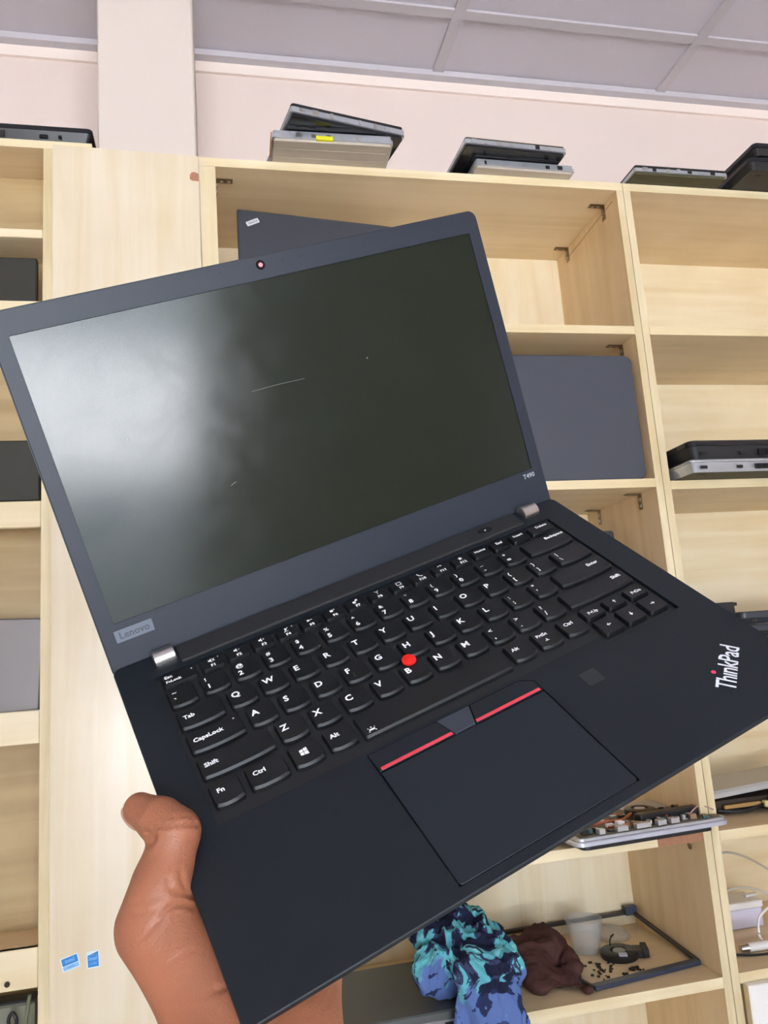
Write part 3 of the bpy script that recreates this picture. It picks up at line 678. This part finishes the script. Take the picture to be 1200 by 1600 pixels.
def TR(x, y, z, rz=0, rx=0, ry=0): return Matrix.Translation((x, y, z)) @ Matrix.Rotation(R(rz), 4, 'Z') @ Matrix.Rotation(R(ry), 4, 'Y') @ Matrix.Rotation(R(rx), 4, 'X')
def laptop(label, Mx, w, d, h, mb, ml, mu=None, lid=.38, r=.012, tagx=None, ports=True, seam=True, group='closed laptops on the shelves', corner_bl=None):
    """closed laptop, origin at the front left bottom corner, x right, y back, z up"""
    t = thing('closed_laptop', label, 'laptop', group=group); t.matrix_world = Mx
    hb = h * (1 - lid)
    bm = plate_bm(rrect(.001, w - .001, .001, d - .001, r), [], .0015, hb - .0006, 0)
    # lower edge drawn in
    for v in bm.verts:
        if v.co.z < .002:
            v.co.x = w / 2 + (v.co.x - w / 2) * (1 - .010 / w * 1.6); v.co.y = d / 2 + (v.co.y - d / 2) * (1 - .010 / d * 1.6)
    from_bm('base', bm, mb, t, True)
    bm = plate_bm(rrect(0, w, 0, d, r, 7), [], hb, h, min(.0025, h * lid * .45)); from_bm('lid', bm, ml, t, True)
    bm = plate_bm(rrect(.008, w - .008, .008, d - .008, r), [], .0006, .0016); bp_ = from_bm('bottom_panel', bm, mu or mb, t)
    for fx in (.03, w - .045):
        for fy in (.025, d - .04): box('rubber_foot', fx, fx + .016, fy, fy + .008, 0, .0009, M_port, bp_, .0003)
    bm = bmesh.new()
    for i in range(9): bm_box(bm, w * .3 + i * .006, w * .3 + i * .006 + .0035, d * .55, d * .55 + .03, .0002, .0007)
    from_bm('vent', bm, M_port, bp_)
    if ports:
        for (a, b_) in ((.06, .014), (.30, .012), (.72, .015), (.82, .006)):
            bm = bmesh.new(); bm_box(bm, w * a, w * a + b_, -.0002, .002, hb * .35, hb * .35 + min(.006, hb * .45)); from_bm('port', bm, M_port, t)
        bm = bmesh.new()
        for i in range(10): bm_box(bm, w * .42 + i * .0042, w * .42 + i * .0042 + .0026, -.0002, .002, hb * .25, hb * .75)
        from_bm('side_vent', bm, M_port, t)
    return t
def upright(x, y, z, rz=0, lean=0, roll=0):
    """stand a laptop on its front edge with the lid facing the room"""
    return Matrix.Translation((x, y, z)) @ Matrix.Rotation(R(rz), 4, 'Z') @ Matrix.Rotation(R(-lean), 4, 'X') @ Matrix.Rotation(R(roll), 4, 'Y') @ Matrix.Rotation(R(90), 4, 'X')

# --- middle unit, top bay: dark laptop with a worn white tag
a = laptop('dark laptop with a worn white tag in the top bay of the middle unit', upright(.056, 1.436, 1.8872, 7.0), .335, .2385, .021, M_blk, M_navy, r=.004)
me = text_mesh('ThinkPad', .0085, bold=.0009, sx=.92); bm = bmesh.new(); bm.from_mesh(me)
g = plate_bm(rrect(-.0135, .0135, -.0048, .0048, .0015), [], 0, .0003)
o = from_bm('worn_tag', g, M_tag, a); o.matrix_local = Matrix.Translation((.030, .212, .0211)) @ Matrix.Rotation(R(27), 4, 'Z'); o['label'] = 'worn white tag near the corner'
for v in bm.verts: v.co *= .7
bm.transform(Matrix.Translation((0, 0, .0004))); from_bm('tag_lettering', bm, mat('tag_grey_print', (170, 172, 176), .5), o)
# --- second bay: big slate grey laptop
laptop('large plain slate grey laptop standing upright in the second bay', upright(.480, 1.435, 1.5562, 0, 0), .386, .268, .027, M_blk, M_grey, r=.016)
# --- third bay: only a corner shows beside the held laptop
laptop('upright grey laptop, only its corner showing above the held laptop edge', upright(.495, 1.52, 1.2262, 0, 3), .338, .241, .022, M_blk, M_navy, r=.006)

# --- on top of the units
def slab(label, Mx, w, d, h, mrim, mtop, mund, name='laptop_part', cat='laptop part', group='dismantled laptop parts on top of the units', sticker=False, rimh=.5):
    """dismantled laptop half: shallow tray, silver rim, bosses, seen from below"""
    t = thing(name, label, cat, group=group); t.matrix_world = Mx
    bm = plate_bm(rrect(.0, w, 0, d, .006), [], h * .25, h * (.25 + rimh * .75), .0012); from_bm('rim', bm, mrim, t, True)
    bm = plate_bm(rrect(.004, w - .004, .004, d - .004, .005), [], 0, h * .25); b_ = from_bm('bottom_panel', bm, mund, t)
    if rimh < 1:
        bm = plate_bm(rrect(.003, w - .003, .002, d - .003, .005), [], h * (.25 + rimh * .75), h, .0008); from_bm('top_panel', bm, mtop, t)
    rnd = random.Random(len(label))
    for i in range(7):
        x_ = w * (i + .6) / 8 + rnd.uniform(-.004, .004); l_ = rnd.uniform(.004, .012)
        box('clip', x_, x_ + l_, -.0012, .003, h * .3, h * (.3 + rnd.uniform(.25, .45)), rnd.choice([mrim, M_port, M_chrome]), t)
    for i in range(3):
        box('rib', .012, w - .012, d * (i + 1) / 12, d * (i + 1) / 12 + .0015, -.0006, .0002, mund, b_)
    return t
ZT = 2.2225
t = slab('translucent grey laptop shell with a yellow label, on the middle unit', TR(.126, 1.332, ZT, -1), .238, .32, .022, M_silver, M_silver, M_beige)
box('yellow_label', .085, .118, -.0016, .028, .0035, .012, M_yel, t, .0004)['label'] = 'small yellow label on the front rim'
box('red_brown_end', -.001, .0015, .004, .06, .001, .018, M_chip, t)
slab('tilted silver laptop half lying across the yellow-labelled shell', TR(.160, 1.288, ZT + .0235, 11.5), .236, .31, .026, M_silver, M_blk, M_blk2, rimh=.62)
slab('silver laptop half at the bottom of the centre stack', TR(.548, 1.374, ZT, 1), .226, .31, .020, M_silver, M_silver, M_beige)
slab('dark-topped silver laptop half, topmost of the centre stack', TR(.516, 1.338, ZT + .0215, 2.5), .228, .31, .020, M_silver, M_olive, M_blk2, rimh=.7)
slab('thin silver laptop part with olive underside above the right divider', TR(.906, 1.362, ZT, 0), .228, .3, .021, M_silver, M_blk, M_olive, rimh=.55)
laptop('lower black laptop overhanging at the far right of the tops', TR(1.158, 1.318, ZT, 0), .24, .33, .028, M_blk, M_blk2, lid=.4, ports=False)
laptop('upper glossy black laptop overhanging at the far right of the tops', TR(1.166, 1.308, ZT + .0285, 0), .24, .33, .027, M_blk, M_blk2, lid=.45, ports=False)
laptop('thick black laptop lying on top of the leftmost unit', TR(-.545, 1.402, 2.2365, 0), .336, .235, .034, M_blk, M_blk2, lid=.3, r=.008)

# --- right unit, bay 3: two laptops lying, overhanging the shelf
laptop('silver-edged laptop lying beneath the thick black one, right unit', TR(.918, 1.330, 1.5503, 0), .34, .3, .027, M_silver, M_silver, mu=M_olive, lid=.22, r=.010)
laptop('thick black vented laptop lying on the silver-edged one', TR(.925, 1.338, 1.578, 0), .37, .28, .040, M_blk, M_blk2, lid=.3, r=.016)
# --- right unit, bay 4
laptop('dark blue-grey laptop at the bottom of the pair behind the palm rest', TR(1.025, 1.395, 1.2223, 0), .34, .24, .026, M_blk, M_navy, lid=.5)
laptop('dark blue-grey laptop on top of the pair behind the palm rest', TR(1.030, 1.400, 1.2487, 0), .34, .24, .026, M_navy, M_navy, lid=.5)
bt = thing('battery_pack', 'black laptop battery pack on end beside the stacked dark laptops', 'battery', (.965, 1.405, 1.2222))
box('case', 0, .056, 0, .02, 0, .074, M_blk, bt, .002, 2); box('contact_block', .056, .064, .003, .012, .066, .073, M_port, bt, .0005); box('label_plate', .012, .045, -.0006, .0005, .02, .055, M_strip, bt)
# --- right unit, bay 5: gutted laptop with pale lid, hinge
g = thing('gutted_laptop', 'gutted laptop with pale grey lid and bare hinge, right unit', 'laptop', (.93, 1.50, .8682), (0, 0, 0))
bm = plate_bm(rrect(0, .34, 0, .13, .02, 6), [], .036, .050, .005)
for v in bm.verts: v.co.z += .016 * (v.co.x / .34) - .006 * max(0, .1 - v.co.x) / .1
o = from_bm('lid', bm, mat('pale_grey_lid', (176, 176, 172), .4), g, True); o.rotation_euler = (0, 0, 0)
box('base', .0, .34, .02, .2, .0, .012, M_blk, g, .002)
box('hinge_bar', .06, .145, -.012, -.004, .014, .022, mat('brass_hinge', (196, 164, 110), .35, metal=.7), g, .001); 
box('cavity', .02, .33, .0, .18, .012, .0295, M_dark, g)
tube('cable', [(.05, -.004, .012), (.1, -.02, .009), (.15, -.012, .016)], .003, M_blk, g)
lathe('barrel', [(.0001, 0), (.016, 0), (.018, .004), (.018, .12), (.0001, .12)], M_blk2, g, 20, Matrix.Translation((.164, -.022, .019)) @ Matrix.Rotation(R(90), 4, 'Y'))
lathe('ring', [(.0182, 0), (.0196, .001), (.0196, .005), (.0182, .006)], M_silver, g, 20, Matrix.Translation((.171, -.022, .019)) @ Matrix.Rotation(R(90), 4, 'Y'))
box('connector', .148, .160, -.02, -.008, .011, .023, mat('yellowed_plastic', (200, 190, 130), .4), g, .001)

# --- middle unit, bay 5: open chassis with motherboard
c = thing('open_laptop_chassis', 'opened silver laptop base with bare motherboard and cooling fan', 'laptop', (.60, 1.348, .8723), (0, 0, R(4.6)))
cw, cd = .322, .225
bm = plate_bm(rrect(.022, cw - .022, .020, cd - .012, .012), [], .0, .012, 0); from_bm('bottom_shell', bm, M_blk, c)
bm = plate_bm(rrect(0, cw, 0, cd, .014, 6), [], .012, .020, .002); from_bm('silver_rim', bm, mat('bright_silver_rim', (205, 212, 228), .25, metal=.6), c, True)
bm = plate_bm(rrect(.003, cw - .003, .003, cd - .003, .012, 6), [], .0205, .0255, .001); from_bm('upper_rim', bm, M_silver, c, True)
bm = plate_bm([(.012, .010), (cw - .012, .010), (cw - .012, .13), (.2, .13), (.18, .2), (.012, .2)], [], .0255, .0275); from_bm('motherboard', bm, mat('board_green_brown', (86, 74, 56), .5, var=.3, vscale=120), c)
rnd = random.Random(5)
pal = [mat('chip_%s' % n, col, .4, metal=mt) for n, col, mt in (('black', (24, 24, 26), 0), ('tin', (196, 198, 200), .8), ('tan', (150, 120, 90), 0), ('white', (236, 236, 232), 0), ('copper', (178, 104, 76), .6), ('teal', (60, 90, 92), 0))]
for i in range(64):
    x_ = rnd.uniform(.012, cw - .03); y_ = rnd.uniform(.006, .03) if i < 34 else rnd.uniform(.03, .12)
    a_, b_, h_ = rnd.uniform(.004, .014), rnd.uniform(.004, .010), rnd.uniform(.002, .009)
    box('board_part', x_, x_ + a_, y_, y_ + b_, .0275, .0275 + h_, rnd.choice(pal), c, .0003)
for x_, w_ in ((.085, .022), (.125, .03), (.17, .018), (.198, .018), (.048, .012)): box('connector_shell', x_, x_ + w_, .004, .016, .0275, .0275 + .009, pal[1], c, .0006)
box('white_connector', .098, .112, .022, .034, .0275, .040, M_white, c, .0005)
box('heat_sink', .155, .295, .035, .058, .0275, .043, M_blk, c, .003, 2, M=Matrix.Translation((.0, .0, .0)))
fan = lathe('cooling_fan', [(.0001, .0), (.030, .0), (.030, .009), (.024, .011), (.016, .011), (.015, .006), (.0001, .006)], M_blk, c, 28, Matrix.Translation((.20, .105, .0285)))
lathe('fan_hub', [(.0001, 0), (.011, 0), (.011, .0042), (.0001, .0042)], M_silver, fan, 20, Matrix.Translation((.20, .105, .0345)))
tube('heat_pipe', [(.05, .06, .031), (.09, .055, .034), (.13, .06, .033), (.17, .09, .034)], .003, pal[4], c)
tube('wire', [(.06, .09, .033), (.10, .10, .040), (.15, .085, .036)], .0012, pal[4], c)
tube('wire', [(.25, .02, .035), (.285, .035, .044), (.30, .014, .038)], .0013, mat('pink_wire', (190, 150, 150), .4), c)

# --- middle unit, bottom bay
laptop('dark grey closed laptop on the lowest shelf, left of the blue cloth', TR(.105, 1.383, .6173, 1), .335, .225, .031, M_silver, mat('dark_green_grey_lid', (80, 84, 82), .45), lid=.45, r=.006)
fr = thing('screen_frame', 'empty dark laptop screen frame leaning at the back of the lowest shelf', 'frame')
# corners of the frame on the shelf: front left, front right, back right, back left
P4 = [Vector((.640, 1.437, .6215)), Vector((.874, 1.468, .6215)), Vector((.866, 1.700, .645)), Vector((.545, 1.692, .645))]
def bar(name, p, q, w_, h_, m_, parent):
    d = (q - p); L_ = d.length; ang = math.atan2(d.y, d.x); pit = -math.asin(d.z / L_)
    o = box(name, 0, L_, -w_ / 2, w_ / 2, -h_ / 2, h_ / 2, m_, parent, .001); o.location = p; o.rotation_euler = (0, pit, ang); return o
M_fr = mat('frame_dark_slate', (58, 66, 84), .35, var=.15, vscale=30); M_fr2 = mat('frame_dark_brown', (56, 50, 46), .45)
bar('front_rail', P4[0], P4[1], .017, .008, M_fr, fr); bar('right_rail', P4[1], P4[2], .008, .007, M_fr2, fr); bar('back_rail', P4[2], P4[3], .009, .008, M_fr2, fr); bar('left_rail', P4[3], P4[0], .007, .007, M_fr2, fr)
box('hinge_tab', .845, .872, 1.685, 1.700, .642, .660, M_fr, fr, .001)
M_clear = mat('clear_plastic', (240, 244, 246), .12, spec=.5, Transmission_Weight=.5, Alpha=.34, IOR=1.15)
M_clear.node_tree.nodes['Principled BSDF'].inputs['Roughness'].default_value = .25
cup = thing('plastic_cup', 'small clear plastic cup on the lowest shelf beside the fan', 'cup', (.708, 1.605, .6172))
lathe('cup_wall', [(.0001, 0), (.026, 0), (.0285, .003), (.0365, .060), (.0385, .061), (.0385, .0625), (.0357, .0625), (.0278, .0035), (.0001, .0016)], M_clear, cup, 36)
ld = thing('clear_dish', 'clear shallow plastic dish resting against the frame corner', 'dish', (.792, 1.650, .6173), (R(10), 0, 0))
lathe('dish_wall', [(.0001, .014), (.026, .014), (.030, .012), (.034, .002), (.037, .002), (.037, 0), (.033, 0), (.029, .0105), (.0001, .0128)], M_clear, ld, 32)
fb = thing('blower_fan', 'loose black laptop blower fan with a silver-white label', 'fan', (.755, 1.555, .6172), (0, 0, R(-20)))
lathe('housing', [(.017, 0), (.036, 0), (.037, .002), (.037, .011), (.034, .013), (.017, .013), (.016, .008), (.016, .002)], M_blk, fb, 32)
lathe('hub', [(.0001, .002), (.013, .002), (.013, .012), (.011, .0135), (.0001, .0135)], mat('fan_hub_grey', (150, 156, 150), .35), fb, 24)
for k in range(14):
    b_ = box('blade', .0125, .017, -.0006, .0006, .002, .011, M_blk2, fb); b_.rotation_euler = (0, 0, k * 2 * math.pi / 14)
box('outlet', .012, .050, -.012, .022, 0, .014, M_blk, fb, .002); box('heat_fins', .044, .056, -.014, .024, .002, .018, M_port, fb, .001)
o = box('silver_label', -.004, .012, -.036, -.018, .013, .0142, mat('label_silver_blue', (200, 208, 232), .3), fb, .0003)
tube('fan_cable', [(-.014, .022, .012), (-.012, .03, .022), (-.004, .028, .032), (-.010, .034, .026)], .0012, M_blk2, fb)
rnd = random.Random(3); bm = bmesh.new()
for i in range(46):
    cx_, cy_ = (rnd.gauss(.695, .016), rnd.gauss(1.515, .02)) if i < 34 else (rnd.gauss(.755, .012), rnd.gauss(1.488, .008)); s_ = rnd.uniform(.0012, .0036)
    bm_box(bm, cx_ - s_, cx_ + s_, cy_ - s_ * .7, cy_ + s_ * .7, .6171, .6171 + s_, 0, 1, Matrix.Translation((cx_, cy_, 0)) @ Matrix.Rotation(rnd.uniform(0, 3), 4, 'Z') @ Matrix.Translation((-cx_, -cy_, 0)))
o = from_bm('crumbs', bm, M_dark); tag(o, 'dark crumbs and tiny screws scattered before the blower fan', 'crumbs'); o['kind'] = 'stuff'
scr_ = thing('loose_bracket', 'thin black bracket lying behind the brown cloth', 'bracket', (.60, 1.655, .625), (0, 0, R(12)))
box('bar', -.05, .06, -.004, .004, 0, .006, M_blk, scr_, .001); box('foil', -.02, .062, -.012, -.005, -.002, .003, M_silver, scr_, .0005)

# --- crumpled cloths: lumps blended, then folded by ridged noise
def lump(name, ells, voxel, k, fold, fscale, mt, label, cat, floor=None, seed=0, fine=.0, ridge_axis=(1, 1, 1)):
    bm = bmesh.new()
    for (cx_, cy_, cz_, rx_, ry_, rz_) in ells:
        g = bmesh.ops.create_icosphere(bm, subdivisions=3, radius=1)
        for v in g['verts']: v.co = Vector((cx_ + v.co.x * rx_, cy_ + v.co.y * ry_, cz_ + v.co.z * rz_))
    me = bpy.data.meshes.new(name); bm.to_mesh(me); bm.free(); t_ = bpy.data.objects.new('t', me); COL.objects.link(t_)
    md = t_.modifiers.new('r', 'REMESH'); md.mode = 'VOXEL'; md.voxel_size = voxel
    sm_ = t_.modifiers.new('s', 'SMOOTH'); sm_.factor = .6; sm_.iterations = k
    dg = bpy.context.evaluated_depsgraph_get(); me = bpy.data.meshes.new_from_object(t_.evaluated_get(dg)); bpy.data.objects.remove(t_)
    off = Vector((seed * 3.1, seed, 0))
    nr = [v.normal.copy() for v in me.vertices]
    for v, n_ in zip(me.vertices, nr):
        p = v.co + off
        q = Vector((p.x * ridge_axis[0], p.y * ridge_axis[1], p.z * ridge_axis[2])) * fscale
        q += noise.noise_vector(q * .5) * 1.1
        a_ = 1 - abs(noise.noise(q)) * 2.6
        b_ = 1 - abs(noise.noise(q * 2.3 + Vector((5, 1, 2)))) * 2.6
        c_ = 1 - abs(noise.noise(q * 4.6 + Vector((1, 7, 3)))) * 2.6
        v.co += n_ * (fold * (a_ - .45) + fold * .45 * (b_ - .45) + fold * .16 * (c_ - .45) + fine * noise.noise(q * 7))
        if floor is not None and v.co.y > 1.398 and v.co.z < floor: v.co.z = floor + .0003
    me.polygons.foreach_set('use_smooth', [True] * len(me.polygons))
    o = link(name, me, mt); tag(o, label, cat); return o
mt = bpy.data.materials.new('blue_print_cloth'); mt.use_nodes = True; nt = mt.node_tree; b = nt.nodes['Principled BSDF']; b.inputs['Roughness'].default_value = .85; b.inputs['Specular IOR Level'].default_value = .2
tc = nt.nodes.new('ShaderNodeTexCoord'); n1 = nt.nodes.new('ShaderNodeTexNoise'); n1.inputs['Scale'].default_value = 16; n1.inputs['Detail'].default_value = 3; n1.inputs['Distortion'].default_value = 1.4
nt.links.new(tc.outputs['Object'], n1.inputs['Vector'])
r1 = nt.nodes.new('ShaderNodeValToRGB'); r1.color_ramp.interpolation = 'CONSTANT'; nt.links.new(n1.outputs['Fac'], r1.inputs['Fac'])
E_ = r1.color_ramp.elements; E_[0].position = 0; E_[0].color = (*lin((30, 34, 58)), 1); E_[1].position = .46; E_[1].color = (*lin((58, 66, 98)), 1)
for p_, c_ in ((.49, (98, 180, 190)), (.60, (134, 208, 212)), (.66, (40, 60, 82))): e_ = E_.new(p_); e_.color = (*lin(c_), 1)
r2 = nt.nodes.new('ShaderNodeValToRGB'); r2.color_ramp.interpolation = 'CONSTANT'; nt.links.new(n1.outputs['Fac'], r2.inputs['Fac'])
E_ = r2.color_ramp.elements; E_[0].position = 0; E_[0].color = (*lin((40, 50, 86)), 1); E_[1].position = .43; E_[1].color = (*lin((92, 116, 170)), 1)
for p_, c_ in ((.63, (54, 70, 112)), (.68, (44, 62, 76))): e_ = E_.new(p_); e_.color = (*lin(c_), 1)
sp = nt.nodes.new('ShaderNodeSeparateXYZ'); nt.links.new(tc.outputs['Object'], sp.inputs[0])
mr = nt.nodes.new('ShaderNodeMapRange'); mr.inputs['From Min'].default_value = .69; mr.inputs['From Max'].default_value = .70
nb = nt.nodes.new('ShaderNodeTexNoise'); nb.inputs['Scale'].default_value = 22; nt.links.new(tc.outputs['Object'], nb.inputs['Vector'])
m1 = nt.nodes.new('ShaderNodeMath'); m1.operation = 'MULTIPLY_ADD'; m1.inputs[1].default_value = .16; nt.links.new(nb.outputs['Fac'], m1.inputs[0]); m2 = nt.nodes.new('ShaderNodeMath'); m2.operation = 'SUBTRACT'; m2.inputs[1].default_value = .08; nt.links.new(sp.outputs['Z'], m2.inputs[0]); nt.links.new(m2.outputs[0], m1.inputs[2]); nt.links.new(m1.outputs[0], mr.inputs['Value'])
mx = nt.nodes.new('ShaderNodeMix'); mx.data_type = 'RGBA'; nt.links.new(mr.outputs[0], mx.inputs['Factor']); nt.links.new(r2.outputs[0], mx.inputs['A']); nt.links.new(r1.outputs[0], mx.inputs['B']); nt.links.new(mx.outputs['Result'], b.inputs['Base Color'])
wv = nt.nodes.new('ShaderNodeTexNoise'); wv.inputs['Scale'].default_value = 1500; bp = nt.nodes.new('ShaderNodeBump'); bp.inputs['Strength'].default_value = .3; bp.inputs['Distance'].default_value = .0005
nt.links.new(tc.outputs['Object'], wv.inputs['Vector']); nt.links.new(wv.outputs['Fac'], bp.inputs['Height']); nt.links.new(bp.outputs['Normal'], b.inputs['Normal'])
lump('bundled_cloth', [(.41, 1.455, .712, .078, .07, .054), (.375, 1.43, .70, .066, .05, .048), (.455, 1.43, .70, .050, .05, .056), (.415, 1.49, .755, .042, .03, .030), (.35, 1.47, .735, .030, .04, .026),
                       (.41, 1.362, .64, .068, .022, .075), (.385, 1.358, .57, .05, .02, .09), (.45, 1.36, .585, .042, .02, .085), (.415, 1.38, .70, .065, .035, .04)],
     .0036, 3, .014, 15, mt, 'crumpled blue and turquoise print cloth hanging over the lowest shelf', 'cloth', floor=.6495, seed=2, fine=.001, ridge_axis=(1.3, 1.3, .75))
M_brown = mat('brown_cloth', (82, 54, 50), .8, spec=.2, bump=.3, bscale=1200)
lump('brown_cloth', [(.560, 1.56, .640, .05, .07, .034), (.605, 1.575, .648, .045, .055, .040), (.560, 1.49, .632, .04, .05, .022), (.600, 1.475, .626, .03, .04, .016), (.635, 1.52, .636, .022, .045, .022), (.625, 1.44, .623, .012, .02, .008)],
     .0042, 4, .0075, 15, M_brown, 'limp dark brown cloth lying between the blue bundle and plastic cup', 'cloth', floor=.6173, seed=5, fine=.0006)

# --- right unit, bottom open bay: charger box and cables
ch = thing('charger_box', 'white power adapter box among cables, right unit', 'adapter', (1.02, 1.58, .6192))
box('body', 0, .086, 0, .06, 0, .038, M_lav, ch, .004, 3); box('lid', -.002, .088, -.003, .062, .038, .053, M_white, ch, .004, 3); box('cable_neck', .065, .096, .02, .032, .053, .058, M_white, ch, .002)
pg = thing('barrel_plug', 'white cable plug with silver collar at the shelf front, right unit', 'plug', (.972, 1.475, .6275), (0, 0, R(-3)))
M = Matrix.Rotation(R(90), 4, 'Y')
lathe('metal_collar', [(.0001, 0), (.006, 0), (.0068, .002), (.0068, .014), (.0078, .016), (.0001, .016)], M_chrome, pg, 20, M)
lathe('grip', [(.0001, .016), (.008, .016), (.0085, .03), (.0085, .08), (.006, .09), (.0001, .09)], M_white, pg, 20, M)
for lbl, pts, r_, m_, grp in (
    ('thin grey cable arching highest on the back panel, right unit', [(1.045, 1.66, .735), (1.066, 1.66, .748), (1.10, 1.65, .750), (1.16, 1.64, .72), (1.26, 1.6, .64)], .0022, mat('grey_cable', (176, 170, 158), .5), 'loose cables'),
    ('pale cable looping just above the white adapter box', [(1.02, 1.62, .65), (1.038, 1.61, .684), (1.075, 1.60, .694), (1.12, 1.60, .682), (1.17, 1.59, .655)], .0026, mat('pale_cable', (206, 200, 188), .5), 'loose cables'),
    ('bright white cable loop hanging in front of the adapter box', [(1.12, 1.52, .690), (1.085, 1.50, .690), (1.06, 1.50, .682), (1.040, 1.50, .668), (1.031, 1.495, .650), (1.030, 1.49, .634), (1.044, 1.485, .6225), (1.09, 1.48, .6222), (1.2, 1.5, .6222)], .0026, M_white, 'loose cables'),
    ('black cord lying along the front of the cable shelf', [(.948, 1.470, .6222), (.985, 1.455, .6215), (1.04, 1.45, .6215), (1.15, 1.46, .6215), (1.3, 1.5, .6215)], .0022, M_blk, 'loose cables')):
    o = tube('cable', pts, r_, m_, None, 8, 7); tag(o, lbl, 'cable', grp)
# --- cupboard below the right unit
dr = thing('cupboard_door', 'white cupboard door below the cable shelf, right unit', 'door', (.917, 1.384, 0.05))
box('door_panel', 0, .45, 0, .015, 0, .552, mat('white_laminate', (240, 238, 234), .35), dr, .0015); box('door_edge', -.0012, 0, .0005, .0145, .001, .551, M_edge, dr)
box('handle', .40, .41, -.02, 0, .25, .35, M_chrome, dr, .002)

# --- leftmost unit: things in its bays
laptop('dusty black laptop leaning in the small second bay, leftmost unit', upright(-.62, 1.445, 1.9135, 0, 0, 0) , .312, .092, .03, M_oliveblk, M_oliveblk, r=.004, ports=False)
laptop('dusty black laptop leaning in the third bay, leftmost unit', upright(-.64, 1.43, 1.5455, 0, 0), .3425, .108, .03, M_oliveblk, M_oliveblk, r=.003, ports=False)
laptop('warm silver laptop standing tilted in the fourth bay, leftmost unit', upright(-.665, 1.44, 1.1945, 0, 0, 2.2), .365, .165, .022, M_blk, M_silver2, r=.010)
cb = tube('cable', [(-.330, 1.43, .60), (-.334, 1.428, .66), (-.338, 1.425, .70), (-.343, 1.425, .725), (-.337, 1.425, .735), (-.331, 1.425, .722), (-.336, 1.43, .69), (-.343, 1.432, .64), (-.36, 1.43, .60)], .0028, M_blk, None, 8, 6)
tag(cb, 'black looped cable in the bottom bay, leftmost unit', 'cable', 'cables in the leftmost unit')
cb2 = tube('cable', [(-.318, 1.436, .60), (-.321, 1.436, .70), (-.314, 1.434, .755)], .003, mat('green_grey_cable', (112, 116, 92), .6), None, 8, 6)
tag(cb2, 'green-grey straight cable beside the black loop, leftmost unit', 'cable', 'cables in the leftmost unit')
cbx = thing('grey_case', 'grey case at the bottom of the leftmost unit behind the cables', 'case', (-.75, 1.446, 0)); box('body', 0, .44, 0, .027, 0, .74, mat('grey_green_case', (128, 130, 112), .6), cbx, .004); box('lid', -.002, .442, -.001, .028, .74, .745, M_strip, cbx, .002)
